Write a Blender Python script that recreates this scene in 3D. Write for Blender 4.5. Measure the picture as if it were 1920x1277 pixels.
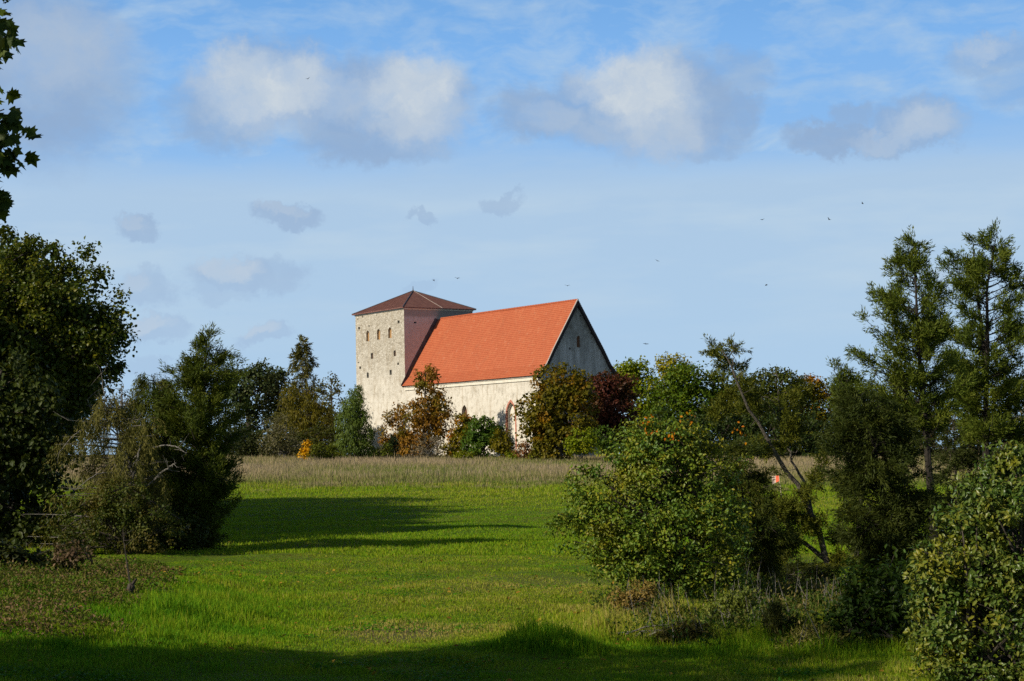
import bpy, bmesh, math
import numpy as np
from math import radians, sin, cos, pi
for o in list(bpy.data.objects): bpy.data.objects.remove(o)
scene = bpy.context.scene

# ------------------------------------------------------------------ camera
FPX, CX, CY, YH = 3400.0, 960.0, 638.5, 852.0
CAM = np.array([0.0, 0.0, 2.2])
PITCH = math.atan((YH-CY)/FPX)
ROLL = radians(1.2)
def _axes():
    R = np.array([1., 0, 0]); F = np.array([0, cos(PITCH), sin(PITCH)]); U = np.array([0, -sin(PITCH), cos(PITCH)])
    # picture axes turned by the camera's small roll
    r = R*cos(ROLL) - U*sin(ROLL); u = R*sin(ROLL) + U*cos(ROLL)
    return r, u, F
AR, AU, AF = _axes()
cam_data = bpy.data.cameras.new('camera'); cam = bpy.data.objects.new('camera', cam_data)
scene.collection.objects.link(cam); scene.camera = cam
cam_data.sensor_width = 36; cam_data.lens = FPX/1920*36; cam_data.clip_end = 6000; cam_data.clip_start = .1
from mathutils import Matrix, Vector
M3 = Matrix((AR, AU, -AF)).transposed()
cam.matrix_world = Matrix.Translation(CAM) @ M3.to_4x4()
def ray(px, py):
    d = AR*(px-CX)/FPX + AU*(CY-py)/FPX + AF
    return d
def P(px, py, d):
    """the point seen in that direction, at d metres ahead"""
    v = ray(px, py); return CAM + v*(d/v[1])

# ------------------------------------------------------------------ sun, sky
SUN_EL = radians(29.0)
SUN_H = np.array([-.858, -.511]); SUN_H /= np.linalg.norm(SUN_H)
SUN = np.array([SUN_H[0]*cos(SUN_EL), SUN_H[1]*cos(SUN_EL), sin(SUN_EL)])
sl = bpy.data.lights.new('sun', 'SUN'); so = bpy.data.objects.new('sun', sl); scene.collection.objects.link(so)
sl.energy = 4.6; sl.angle = radians(.53); sl.color = (1, .90, .74)
so.rotation_euler = Vector(SUN).to_track_quat('Z', 'Y').to_euler()
SKY_STRENGTH = .05
scene.view_settings.view_transform = 'Standard'; scene.view_settings.look = 'None'
scene.view_settings.exposure = 0.0; scene.view_settings.gamma = 1.0
scene.cycles.max_bounces = 5; scene.cycles.diffuse_bounces = 3; scene.cycles.transmission_bounces = 3
scene.cycles.glossy_bounces = 2; scene.cycles.transparent_max_bounces = 4
scene.cycles.use_denoising = False
scene.cycles.sample_clamp_indirect = 4

class NT:
    """small helper to write node expressions"""
    def __init__(s, nt): s.nt = nt
    def n(s, t, **kw):
        x = s.nt.nodes.new(t)
        for k, v in kw.items(): setattr(x, k, v)
        return x
    def set(s, sock, v):
        if isinstance(v, bpy.types.NodeSocket): s.nt.links.new(v, sock)
        elif v is not None: sock.default_value = v
    def m(s, op, a, b=None, c=None, clamp=False):
        x = s.n('ShaderNodeMath', operation=op, use_clamp=clamp)
        for i, v in enumerate((a, b, c)):
            if v is not None: s.set(x.inputs[i], v)
        return x.outputs[0]
    def v(s, op, a, b=None, out=0):
        x = s.n('ShaderNodeVectorMath', operation=op); s.set(x.inputs[0], a)
        if b is not None: s.set(x.inputs[3 if op == 'SCALE' else 1], b)
        return x.outputs[out]
    def mr(s, v, a, b, c=0., d=1., smooth=False):
        x = s.n('ShaderNodeMapRange'); x.interpolation_type = 'SMOOTHSTEP' if smooth else 'LINEAR'
        for i, q in enumerate((v, a, b, c, d)): s.set(x.inputs[i], q)
        return x.outputs[0]
    def mix(s, f, a, b, blend='MIX'):
        x = s.n('ShaderNodeMix', data_type='RGBA', blend_type=blend)
        s.set(x.inputs[0], f)
        for i, q in ((6, a), (7, b)):
            if isinstance(q, (tuple, list)): q = tuple(q)+(1,)*(4-len(q))
            s.set(x.inputs[i], q)
        return x.outputs[2]
    def noise(s, vec, scale, detail=4, rough=.5, out=0, dist=0.):
        x = s.n('ShaderNodeTexNoise'); s.set(x.inputs['Vector'], vec)
        x.inputs['Scale'].default_value = scale; x.inputs['Detail'].default_value = detail
        x.inputs['Roughness'].default_value = rough; x.inputs['Distortion'].default_value = dist
        return x.outputs[out]
    def xyz(s, x=0., y=0., z=0.):
        c = s.n('ShaderNodeCombineXYZ'); s.set(c.inputs[0], x); s.set(c.inputs[1], y); s.set(c.inputs[2], z); return c.outputs[0]
    def sep(s, v):
        c = s.n('ShaderNodeSeparateXYZ'); s.set(c.inputs[0], v); return c.outputs
    def ramp(s, f, stops, interp='LINEAR'):
        r = s.n('ShaderNodeValToRGB'); r.color_ramp.interpolation = interp; s.set(r.inputs[0], f)
        e = r.color_ramp.elements
        while len(e) < len(stops): e.new(.5)
        for el, (p, c) in zip(e, stops): el.position = p; el.color = tuple(c)+(1,)*(4-len(c))
        return r.outputs[0]

def azel(px, py):
    v = ray(px, py); v = v/np.linalg.norm(v)
    return math.atan2(v[0], v[1]), math.asin(v[2])

def build_world():
    w = bpy.data.worlds.new('World'); scene.world = w; w.use_nodes = True
    nt = w.node_tree; nt.nodes.clear(); N = NT(nt)
    out = N.n('ShaderNodeOutputWorld'); bg = N.n('ShaderNodeBackground'); nt.links.new(bg.outputs[0], out.inputs[0])
    sky = N.n('ShaderNodeTexSky'); sky.sky_type = 'NISHITA'; sky.sun_disc = False
    sky.sun_elevation = SUN_EL; sky.sun_rotation = math.atan2(SUN[0], SUN[1])
    sky.air_density = 1.0; sky.dust_density = .6; sky.ozone_density = 1.5
    base = N.v('SCALE', sky.outputs[0], SKY_STRENGTH)
    D = N.n('ShaderNodeTexCoord').outputs['Generated']
    x, y, z = N.sep(D)
    az = N.m('ARCTAN2', x, y); el = N.m('ARCSINE', z)
    ae = N.xyz(az, el, 0.)
    n1 = N.noise(ae, 22, 3, .5, out=1); n2 = N.noise(ae, 70, 8, .66, out=1)
    warp = N.v('ADD', N.v('SCALE', N.v('SUBTRACT', n1, (.5, .5, .5)), .020), N.v('SCALE', N.v('SUBTRACT', n2, (.5, .5, .5)), .027))
    q = N.v('ADD', ae, N.v('MULTIPLY', warp, (1, 1, 0)))
    q3 = N.v('ADD', ae, N.v('MULTIPLY', N.v('SCALE', N.v('SUBTRACT', n1, (.5, .5, .5)), .02), (1, 1, 0)))
    # thin high veil: thickest below ~9 degrees, streaky
    st = N.noise(N.v('MULTIPLY', ae, (7, 34, 1)), 1.0, 5, .55)
    st2 = N.noise(N.v('MULTIPLY', q3, (16, 40, 1)), 1.6, 5, .6)
    elw = N.m('ADD', el, N.m('MULTIPLY', N.m('SUBTRACT', st, .5), .045))
    low = N.mr(elw, .178, .138, 0, 1, True)
    deep = N.mix(N.mr(el, .0, .26), (.43, .64, .87), (.175, .42, .83))
    blue = N.mix(N.mr(el, .22, .55), deep, base)
    blue = N.mix(N.mr(y, -.1, .35), base, blue)
    veilc = N.mix(N.mr(el, 0., .17), (.425, .615, .815), (.43, .585, .765))
    veilc = N.mix(N.m('MULTIPLY', N.mr(st, .45, .75), N.mr(el, .02, .12)), veilc, (.53, .665, .78))
    veil_hi = N.m('MULTIPLY', N.mr(st2, .42, .72), N.mr(el, .5, .2, 0., .72))
    vf = N.m('MAXIMUM', N.m('MULTIPLY', low, .93), veil_hi)
    col = N.mix(vf, blue, veilc)
    # cumulus: (px, py, rx, ry, strength, edge)
    grey = [(80,130,185,175,1.,.75),(10,60,130,120,.8,.7),(130,215,110,50,.6,.7),
            (430,200,110,75,.8,.6),(520,160,150,80,.8,.6),(680,190,190,95,.95,.6),(700,262,150,45,.9,.6),(800,195,95,80,.8,.6),
            (1010,215,95,55,.85,.6),(1120,205,110,75,.85,.6),(1250,190,165,100,.95,.6),(1290,255,120,40,.7,.6),(1385,135,75,45,.55,.6),(1380,205,60,45,.8,.6),
            (1560,262,85,30,.95,.6),(1600,222,50,28,.7,.6),(1720,235,85,48,.8,.6),(1690,265,100,25,.8,.6),(1860,110,80,40,.6,.6),(1890,160,60,45,.4,.6),
            (258,418,42,24,.85,.5),(535,405,62,22,.85,.5),(795,404,26,14,.6,.5),(940,375,42,16,.55,.5),
            (278,545,56,42,.75,.55),(445,512,92,38,.8,.55),(520,510,62,34,.7,.55),(410,545,60,26,.5,.55),(290,622,62,24,.75,.5),(505,622,55,22,.8,.45),
            (1760,535,42,26,.5,.6),(300,690,60,16,.5,.5),(790,535,30,12,.35,.5)]
    white = [(100,90,150,85,.35,.3),(460,165,110,70,.85,.3),(560,155,100,60,.75,.3),(640,180,80,50,.4,.3),(500,225,110,36,.35,.3),(770,160,95,72,.95,.35),(790,220,105,56,.6,.3),(700,200,60,50,.25,.3),
             (1165,145,95,56,.8,.35),(1210,165,105,82,.9,.35),(1240,230,85,66,.6,.35),(1035,225,70,35,.28,.3),(1150,250,90,30,.25,.3),
             (1735,235,65,36,.5,.3),(1660,265,80,18,.35,.3),(1850,95,60,22,.4,.3),(425,498,62,24,.6,.45),(495,612,40,12,.5,.4),(272,615,44,15,.45,.4),(262,530,34,22,.35,.4),(250,408,26,12,.3,.4),(525,395,44,12,.3,.4),(1760,525,30,18,.2,.3)]
    def field(lst, qv):
        acc = None
        for (px, py, rx, ry, s, e) in lst:
            a, b = azel(px, py)
            L = N.v('LENGTH', N.v('MULTIPLY', N.v('SUBTRACT', qv, (a, b, 0)), (FPX/rx, FPX/ry, 0)), out=1)
            f = N.mr(L, 1.25, 1.25-e, 0., s, True)
            acc = f if acc is None else N.m('MAXIMUM', acc, f)
        return acc
    def softfield(lst, qv):
        acc = None
        for (px, py, rx, ry, s, e) in lst:
            a, b = azel(px, py)
            L = N.v('LENGTH', N.v('MULTIPLY', N.v('SUBTRACT', qv, (a, b, 0)), (FPX/rx, FPX/ry, 0)), out=1)
            f = N.mr(L, 1.25, e+.12, 0., s, True)
            acc = f if acc is None else N.m('ADD', N.m('MAXIMUM', acc, f), N.m('MULTIPLY', N.m('MINIMUM', acc, f), .25))
        return acc
    g = field(grey, q); wv = softfield(white, q)
    puff = N.noise(q, 48, 5, .6)
    g = N.m('MULTIPLY', g, N.mr(puff, .25, .55, .7, 1.0))
    gcol = N.mix(N.mr(el, .07, .17), (.365, .505, .705), (.285, .405, .60))
    col = N.mix(N.m('MULTIPLY', g, .82), col, gcol)
    wf = N.m('MULTIPLY', N.m('MULTIPLY', wv, .92), N.mr(puff, .28, .66, .5, 1.05), clamp=True)
    col = N.mix(wf, col, (.60, .67, .735))
    nt.links.new(col, bg.inputs[0]); bg.inputs[1].default_value = 1.0
    w.cycles.sampling_method = 'MANUAL'; w.cycles.sample_map_resolution = 512
build_world()

# ------------------------------------------------------------------ terrain
_BY = np.array([-90, 0, 12, 18, 50, 75, 100, 150, 200, 232, 262, 400, 900, 2600.])
_BZ = np.array([1.2, .6, .1, 0, .0, .1, .35, .65, .95, 1.5, 2.1, 2.2, 0.5, -2.])
def gz(x, y):
    x = np.asarray(x, float); y = np.asarray(y, float)
    z = np.interp(y, _BY, _BZ)
    z = z - np.tan(ROLL)*np.clip(x, -70, 70)
    bank = .42*np.exp(-((y-25)/7.)**2)*1/(1+np.exp((x+4.6)/.55))            # low bank on the left of the lawn
    mound = .10*np.exp(-((x-.35)/.55)**2-((y-20.4)/.5)**2)
    und = .035*np.sin(.9*x+.4*y)*np.sin(.35*y-.6*x+1)+.02*np.sin(2.3*x-1.1*y)
    return z+bank+mound+und
def G(px, d, row=None):
    """ground point under picture column px, d metres ahead"""
    x = ray(px, row if row else 900)[0]*d/ray(px, row if row else 900)[1]
    return np.array([x, d, float(gz(x, d))])

# ------------------------------------------------------------------ mesh helpers
col = scene.collection
def mesh_np(name, V, F, mats, attrs=None, parent=None, loc=None, smooth=False, mi=None):
    """V (n,3); F list of (m,k) int arrays; attrs name -> per-vertex float"""
    me = bpy.data.meshes.new(name)
    V = np.asarray(V, np.float32)
    if loc is not None: V = V-np.asarray(loc, np.float32)
    F = [np.asarray(f, np.int32) for f in F if len(f)]
    me.vertices.add(len(V)); me.vertices.foreach_set('co', V.ravel())
    nl = sum(f.size for f in F); npoly = sum(len(f) for f in F)
    me.loops.add(nl); me.loops.foreach_set('vertex_index', np.concatenate([f.ravel() for f in F]))
    me.polygons.add(npoly)
    tot = np.concatenate([np.full(len(f), f.shape[1], np.int32) for f in F])
    st = np.concatenate([[0], np.cumsum(tot)[:-1]]).astype(np.int32)
    me.polygons.foreach_set('loop_start', st); me.polygons.foreach_set('loop_total', tot)
    if mi is not None: me.polygons.foreach_set('material_index', np.asarray(mi, np.int32))
    me.polygons.foreach_set('use_smooth', np.full(npoly, smooth))
    for m in (mats if isinstance(mats, (list, tuple)) else [mats]): me.materials.append(m)
    for k, a in (attrs or {}).items():
        at = me.attributes.new(k, 'FLOAT', 'POINT'); at.data.foreach_set('value', np.asarray(a, np.float32))
    me.update(calc_edges=True)
    o = bpy.data.objects.new(name, me); col.objects.link(o)
    if parent is not None: o.parent = parent
    elif loc is not None: o.location = loc
    return o
def tag(o, label, cat, group=None, kind=None):
    if label: o['label'] = label
    if cat: o['category'] = cat
    if group: o['group'] = group
    if kind: o['kind'] = kind
    return o
def empty(name, loc, label, cat, group=None):
    o = bpy.data.objects.new(name, None); col.objects.link(o); o.location = loc; o.empty_display_size = .3
    return tag(o, label, cat, group)
class MB:
    def __init__(s): s.v = []; s.f = []; s.n = 0; s.r = []
    def add(s, V, F, r=0.):
        V = np.asarray(V, float); s.v.append(V)
        for f in F: s.f.append(np.asarray(f, np.int64)+s.n)
        s.r.append(np.full(len(V), r)); s.n += len(V)
    def tube(s, pts, rad, sides=5, r=0., cap=True):
        pts = np.asarray(pts, float); k = len(pts); rad = np.broadcast_to(rad, k)
        t = np.gradient(pts, axis=0); t /= np.linalg.norm(t, axis=1)[:, None]+1e-9
        ref = np.where(np.abs(t[:, 2:3]) > .9, np.array([[1., 0, 0]]), np.array([[0, 0, 1.]]))
        if np.any(np.abs(t[:, 2]) > .9): ref = np.array([[1., .13, 0]])*np.ones((k, 1))
        a = np.cross(t, ref); a /= np.linalg.norm(a, axis=1)[:, None]+1e-9; b = np.cross(t, a)
        th = np.arange(sides)*2*pi/sides
        ring = pts[:, None]+rad[:, None, None]*(a[:, None]*np.cos(th)[None, :, None]+b[:, None]*np.sin(th)[None, :, None])
        idx = np.arange(k*sides).reshape(k, sides); nx = np.roll(idx, -1, 1)
        q = np.stack([idx[:-1], nx[:-1], nx[1:], idx[1:]], -1).reshape(-1, 4)
        s.add(ring.reshape(-1, 3), [q], r)
        if cap:
            s.f.append((idx[-1][None, ::1])+s.n-k*sides); s.f.append((idx[0][None, ::-1])+s.n-k*sides)
    def box(s, o, ex, ey, ez, r=0.):
        """corner o and three edge vectors"""
        o, ex, ey, ez = (np.asarray(q, float) for q in (o, ex, ey, ez))
        V = [o, o+ex, o+ex+ey, o+ey, o+ez, o+ex+ez, o+ex+ey+ez, o+ey+ez]
        F = [[[0, 3, 2, 1], [4, 5, 6, 7], [0, 1, 5, 4], [1, 2, 6, 5], [2, 3, 7, 6], [3, 0, 4, 7]]]
        s.add(V, F, r)
    def build(s, name, mat, parent=None, loc=None, smooth=False):
        byk = {}
        for f in s.f: byk.setdefault(f.shape[1], []).append(f)
        return mesh_np(name, np.concatenate(s.v), [np.concatenate(x) for x in byk.values()], mat, {'rnd': np.concatenate(s.r)}, parent, loc, smooth)

# ------------------------------------------------------------------ materials
def mat(name):
    m = bpy.data.materials.new(name); m.use_nodes = True; m.node_tree.nodes.clear()
    N = NT(m.node_tree); out = N.n('ShaderNodeOutputMaterial'); return m, N, out
LEAF_GAIN, LEAF_SAT = 1.6, 1.18
def vivid(c):
    l = .3*c[0]+.6*c[1]+.1*c[2]
    return tuple(max(.003, (l+(v-l)*LEAF_SAT)*LEAF_GAIN) for v in c[:3])
def leaf_mat(name, stops, trans=.28, rough=.5, spec=.3, patch=None, pscale=.6, pamt=.5):
    """stops: palette over the per-leaf random value; patch: a second colour on branches that turned first"""
    m, N, out = mat(name)
    stops = [vivid(q) for q in stops]; patch = vivid(patch) if patch else None; spec *= .6
    at = N.n('ShaderNodeAttribute', attribute_name='rnd').outputs['Fac']
    c = N.ramp(at, [(i/max(1, len(stops)-1), s) for i, s in enumerate(stops)])
    if patch:
        pos = N.n('ShaderNodeTexCoord').outputs['Object']
        f = N.mr(N.noise(pos, pscale, 3, .6), .5, .62, 0, pamt, True)
        c = N.mix(f, c, patch)
    p = N.n('ShaderNodeBsdfPrincipled'); N.set(p.inputs['Base Color'], c)
    p.inputs['Roughness'].default_value = rough; p.inputs['Specular IOR Level'].default_value = spec
    t = N.n('ShaderNodeBsdfTranslucent'); N.set(t.inputs[0], N.mix(.35, c, (.26, .27, .02)))
    x = N.n('ShaderNodeMixShader'); x.inputs[0].default_value = trans
    N.nt.links.new(p.outputs[0], x.inputs[1]); N.nt.links.new(t.outputs[0], x.inputs[2])
    N.nt.links.new(x.outputs[0], out.inputs[0]); return m
def simple_mat(name, c1, c2, scale=3., rough=.85, bump=.0, stretch=(1, 1, 1), spec=.25, detail=5):
    m, N, out = mat(name)
    pos = N.v('MULTIPLY', N.n('ShaderNodeTexCoord').outputs['Object'], stretch)
    n = N.noise(pos, scale, detail, .6)
    p = N.n('ShaderNodeBsdfPrincipled'); N.set(p.inputs['Base Color'], N.mix(N.mr(n, .35, .65), c1, c2))
    p.inputs['Roughness'].default_value = rough; p.inputs['Specular IOR Level'].default_value = spec
    if bump:
        b = N.n('ShaderNodeBump'); b.inputs['Strength'].default_value = bump; b.inputs['Distance'].default_value = .05
        N.set(b.inputs['Height'], n); N.nt.links.new(b.outputs[0], p.inputs['Normal'])
    N.nt.links.new(p.outputs[0], out.inputs[0]); return m
BARK = simple_mat('bark', (.045, .036, .028), (.10, .085, .07), 9, .9, .8, (4, 4, 1))
BARK_GREY = simple_mat('bark_weathered', (.13, .115, .10), (.30, .28, .25), 12, .9, .8, (4, 4, 1))
BARK_MID = simple_mat('bark_greyish', (.07, .058, .047), (.17, .15, .125), 12, .9, .8, (4, 4, 1))
BARK_DARK = simple_mat('bark_dark', (.02, .016, .013), (.05, .042, .035), 9, .9, .8, (4, 4, 1))

# ------------------------------------------------------------------ ground
def ground_mat():
    m, N, out = mat('meadow_ground')
    pos = N.n('ShaderNodeTexCoord').outputs['Object']
    x, y, z = N.sep(pos)
    n1 = N.noise(pos, .35, 5, .6); n2 = N.noise(pos, 2.2, 5, .65); n3 = N.noise(pos, 14, 4, .6)
    c = N.mix(N.mr(n1, .35, .65), (.09, .17, .006), (.17, .19, .012))
    c = N.mix(N.mr(n2, .45, .75, 0, .6), c, (.085, .080, .022))
    c = N.mix(N.mr(n3, .4, .75, 0, .5), c, (.018, .035, .005))
    # worn, dry patches in the lawn
    for (px, d, rx, ry, s) in ((725, 22.6, .9, 1.3, .8), (620, 44, 2.0, 2.0, .75), (1180, 24, .8, 2.2, .6), (1480, 22.3, .6, .6, .8), (1000, 31, 3, 3, .35)):
        g = G(px, d)
        L = N.v('LENGTH', N.v('MULTIPLY', N.v('SUBTRACT', pos, tuple(g)), (1/rx, 1/ry, 0)), out=1)
        f = N.m('MULTIPLY', N.mr(N.m('ADD', L, N.m('MULTIPLY', N.m('SUBTRACT', n2, .5), 1.6)), 1.1, .5), s)
        c = N.mix(f, c, (.15, .115, .055))
    far = N.mr(y, 94, 104)
    c = N.mix(far, c, N.mix(n1, (.12, .10, .04), (.07, .085, .02)))
    p = N.n('ShaderNodeBsdfPrincipled'); N.set(p.inputs['Base Color'], c); p.inputs['Roughness'].default_value = .95
    p.inputs['Specular IOR Level'].default_value = .1
    b = N.n('ShaderNodeBump'); b.inputs['Strength'].default_value = .9; b.inputs['Distance'].default_value = .06
    N.set(b.inputs['Height'], N.m('ADD', n2, n3)); N.nt.links.new(b.outputs[0], p.inputs['Normal'])
    N.nt.links.new(p.outputs[0], out.inputs[0]); return m
ys = np.concatenate([np.arange(-90, 10, 4), np.arange(10, 60, .5), np.arange(60, 130, 2), np.arange(130, 420, 6), np.geomspace(420, 2600, 24)])
us = np.sinh(np.linspace(-3.2, 3.2, 121))/np.sinh(3.2)
GX = us[None, :]*(60+np.abs(ys[:, None])*1.3); GY = np.broadcast_to(ys[:, None], GX.shape)
gi = np.arange(GX.size).reshape(GX.shape)
gr = mesh_np('ground', np.stack([GX, GY, gz(GX, GY)], -1).reshape(-1, 3),
             [np.stack([gi[:-1, :-1], gi[:-1, 1:], gi[1:, 1:], gi[1:, :-1]], -1).reshape(-1, 4)], ground_mat(), smooth=True)
tag(gr, 'gently rolling meadow ground running from the lawn up to the church', None, None, 'structure')

# ------------------------------------------------------------------ church
C0 = np.array([-16.054, 270., 2.2]); TH = radians(34.641)
AX = np.array([-sin(TH), cos(TH), 0.]); NX = np.array([cos(TH), sin(TH), 0.]); UZ = np.array([0, 0, 1.])
TS, TW, ZT, ZA, NL, ZE, ZR, OH = 14.575, 12.278, 22.303, 25.562, 34.911, 10.578, 20.664, .467   # heights above C0's z
def Q(a, n, z): return C0+AX*a+NX*n+UZ*z       # church coordinates: along the axis, across, up
def onwall(px, py, n=0.):
    """read a point of the long lit wall plane off the photograph -> (a, z)"""
    v = ray(px, py); t = ((C0+NX*n-CAM)@NX)/(v@NX); p = CAM+v*t-C0
    return p@AX, p[2]
def ongable(px, py, a):
    v = ray(px, py); t = ((C0+AX*a-CAM)@AX)/(v@AX); p = CAM+v*t-C0
    return p@NX, p[2]
def wall_panel(name, outline, holes, mapf, depth_dir, material, parent, reveal=.55):
    """a wall face with real openings: each hole gets its reveal; mapf maps (u, z) to the world"""
    bm = bmesh.new(); edges = []
    loops = []
    for poly in [outline]+holes:
        vs = [bm.verts.new(mapf(u, z)) for u, z in poly]
        es = [bm.edges.new((vs[i], vs[(i+1) % len(vs)])) for i in range(len(vs))]
        edges += es; loops.append(vs)
    bmesh.ops.triangle_fill(bm, use_beauty=True, use_dissolve=False, edges=edges)
    for vs in loops[1:]:
        back = [bm.verts.new(Vector(v.co)+Vector(depth_dir*reveal)) for v in vs]
        for i in range(len(vs)):
            j = (i+1) % len(vs); bm.faces.new((vs[i], vs[j], back[j], back[i]))
    bmesh.ops.recalc_face_normals(bm, faces=bm.faces)
    me = bpy.data.meshes.new(name); bm.to_mesh(me); bm.free(); me.materials.append(material)
    o = bpy.data.objects.new(name, me); col.objects.link(o); o.parent = parent
    me.transform(Matrix.Translation(-parent.matrix_world.translation if False else -Vector(parent.location)))
    return o
def arch(u, z0, w, h, pointed=False, n=6):
    """outline of an arched opening, sill centre (u, z0)"""
    r = w/2; pts = [(u-r, z0), (u+r, z0)]
    if pointed:
        R = w*.95; hh = math.sqrt(R*R-(R-r)**2)
        for k in range(n+1):
            t = math.asin(hh/R)*k/n; pts.append((u+r-R+R*cos(t), z0+h-hh+R*sin(t)))
        for k in range(n-1, -1, -1):
            t = math.asin(hh/R)*k/n; pts.append((u-r+R-R*cos(t), z0+h-hh+R*sin(t)))
    else:
        for k in range(n+1):
            t = pi*k/n; pts.append((u+r*cos(t), z0+h-r+r*sin(t)))
    return pts
def rect(u, z0, w, h): return [(u-w/2, z0), (u+w/2, z0), (u+w/2, z0+h), (u-w/2, z0+h)]

def stone_mat(name, kind):
    m, N, out = mat(name)
    geo = N.n('ShaderNodeNewGeometry').outputs['Position']
    rel = N.v('SUBTRACT', geo, tuple(C0))
    a = N.v('DOT_PRODUCT', rel, tuple(AX), out=1); n_ = N.v('DOT_PRODUCT', rel, tuple(NX), out=1); z = N.sep(rel)[2]
    pos = N.xyz(a, n_, z)
    vo = N.n('ShaderNodeTexVoronoi'); vo.inputs['Scale'].default_value = 2.6; N.set(vo.inputs['Vector'], N.v('MULTIPLY', pos, (1, 1, 1.7)))
    vo.inputs['Randomness'].default_value = 1.
    cell = N.sep(vo.outputs['Color'])[0]
    ve = N.n('ShaderNodeTexVoronoi', feature='DISTANCE_TO_EDGE'); ve.inputs['Scale'].default_value = 2.6; N.set(ve.inputs['Vector'], N.v('MULTIPLY', pos, (1, 1, 1.7)))
    joint = N.mr(ve.outputs['Distance'], .0, .07)
    n1 = N.noise(pos, .28, 6, .62); n2 = N.noise(pos, 1.3, 6, .68); n3 = N.noise(pos, 5, 4, .6)
    drip = N.noise(N.v('MULTIPLY', pos, (1.2, 1.2, .18)), 1.3, 5, .65)
    if kind == 'lit':
        rub = N.ramp(cell, [(0, (.30, .265, .205)), (.2, (.40, .36, .285)), (.55, (.47, .43, .35)), (.85, (.53, .49, .41)), (1, (.62, .58, .50))])
        rub = N.mix(N.m('MULTIPLY', N.m('SUBTRACT', 1., joint), .45), rub, (.25, .20, .13))
        plast = N.mix(N.mr(n2, .35, .7), (.75, .715, .63), (.61, .565, .475))
        # limewash survives lower down, rubble shows above
        lvl = N.m('ADD', z, N.m('MULTIPLY', N.m('SUBTRACT', n1, .5), 15.))
        lvl = N.m('ADD', lvl, N.m('MULTIPLY', N.m('SUBTRACT', drip, .5), 6.))
        f = N.mr(lvl, 15.5, 9.0, .12, .97)
        f = N.m('MULTIPLY', f, N.mr(n2, .66, .54, .45, 1.))
        c = N.mix(f, rub, plast)
        c = N.mix(N.mr(drip, .53, .70, 0, .55), c, (.34, .255, .145))
        c = N.mix(N.mr(n3, .6, .75, 0, .45), c, (.20, .16, .105))
        h = N.m('ADD', N.m('MULTIPLY', joint, N.m('SUBTRACT', 1.15, f)), N.m('MULTIPLY', n3, .7))
    elif kind == 'pink':
        base = N.mix(N.mr(n2, .35, .7), (.64, .605, .59), (.54, .505, .49))
        base = N.mix(N.mr(n3, .52, .7, 0, .55), base, (.27, .22, .20))
        base = N.mix(N.mr(drip, .56, .72, 0, .4), base, (.40, .33, .31))
        # unplastered grey stone above the scar of an older, steeper roof
        scar = N.m('SUBTRACT', N.m('ADD', z, N.m('MULTIPLY', N.m('SUBTRACT', n2, .5), 1.2)), N.m('ADD', 11.2, N.m('MULTIPLY', n_, 1.72)))
        grey = N.mix(n2, (.30, .29, .27), (.42, .41, .38))
        c = N.mix(N.mr(scar, -.25, .25, 1, 0), base, grey)
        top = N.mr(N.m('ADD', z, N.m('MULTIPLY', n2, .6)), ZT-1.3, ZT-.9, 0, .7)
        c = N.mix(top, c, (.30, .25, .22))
        h = N.m('ADD', n2, n3)
    else:
        base = N.mix(N.mr(n2, .38, .66), (.24, .235, .21), (.43, .425, .39))
        pl = N.mix(N.mr(drip, .35, .65), (.38, .38, .36), (.66, .66, .64))
        lvl = N.m('ADD', z, N.m('MULTIPLY', N.m('SUBTRACT', n1, .5), 9.))
        c = N.mix(N.mr(lvl, 17.2, 13.2, .0, .85), base, pl)
        c = N.mix(N.mr(n3, .55, .72, 0, .5), c, (.15, .145, .125))
        h = N.m('ADD', joint, n3)
    p = N.n('ShaderNodeBsdfPrincipled'); N.set(p.inputs['Base Color'], c); p.inputs['Roughness'].default_value = .95
    p.inputs['Specular IOR Level'].default_value = .1
    b = N.n('ShaderNodeBump'); b.inputs['Strength'].default_value = {'lit': .5, 'pink': .35}.get(kind, .4); b.inputs['Distance'].default_value = .14
    N.set(b.inputs['Height'], h); N.nt.links.new(b.outputs[0], p.inputs['Normal'])
    N.nt.links.new(p.outputs[0], out.inputs[0]); return m
def tile_mat():
    m, N, out = mat('clay_tile')
    geo = N.n('ShaderNodeNewGeometry').outputs['Position']; rel = N.v('SUBTRACT', geo, tuple(C0))
    a = N.v('DOT_PRODUCT', rel, tuple(AX), out=1); z = N.sep(rel)[2]
    pos = N.xyz(a, 0., z)
    wn = N.n('ShaderNodeTexWhiteNoise'); N.set(wn.inputs[0], N.v('FLOOR', N.v('MULTIPLY', pos, (3.6, 1, 3.4))))
    v = N.sep(wn.outputs['Color'])[0]
    c = N.ramp(v, [(0, (.45, .122, .054)), (.3, (.465, .128, .056)), (.7, (.48, .134, .059)), (.97, (.49, .155, .07)), (1, (.49, .18, .10))])
    n1 = N.noise(pos, .22, 5, .6); st = N.noise(N.v('MULTIPLY', pos, (1.4, 1, .10)), 1., 4, .6)
    c = N.mix(N.mr(n1, .45, .75, 0, .32), c, (.38, .105, .05)); c = N.mix(N.mr(N.noise(pos, .55, 6, .65), .58, .74, 0, .45), c, (.33, .12, .06)); c = N.mix(N.mr(st, .5, .75, 0, .3), c, (.35, .085, .043))
    p = N.n('ShaderNodeBsdfPrincipled'); N.set(p.inputs['Base Color'], c); p.inputs['Roughness'].default_value = .75
    p.inputs['Specular IOR Level'].default_value = .2; N.nt.links.new(p.outputs[0], out.inputs[0]); return m

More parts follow.
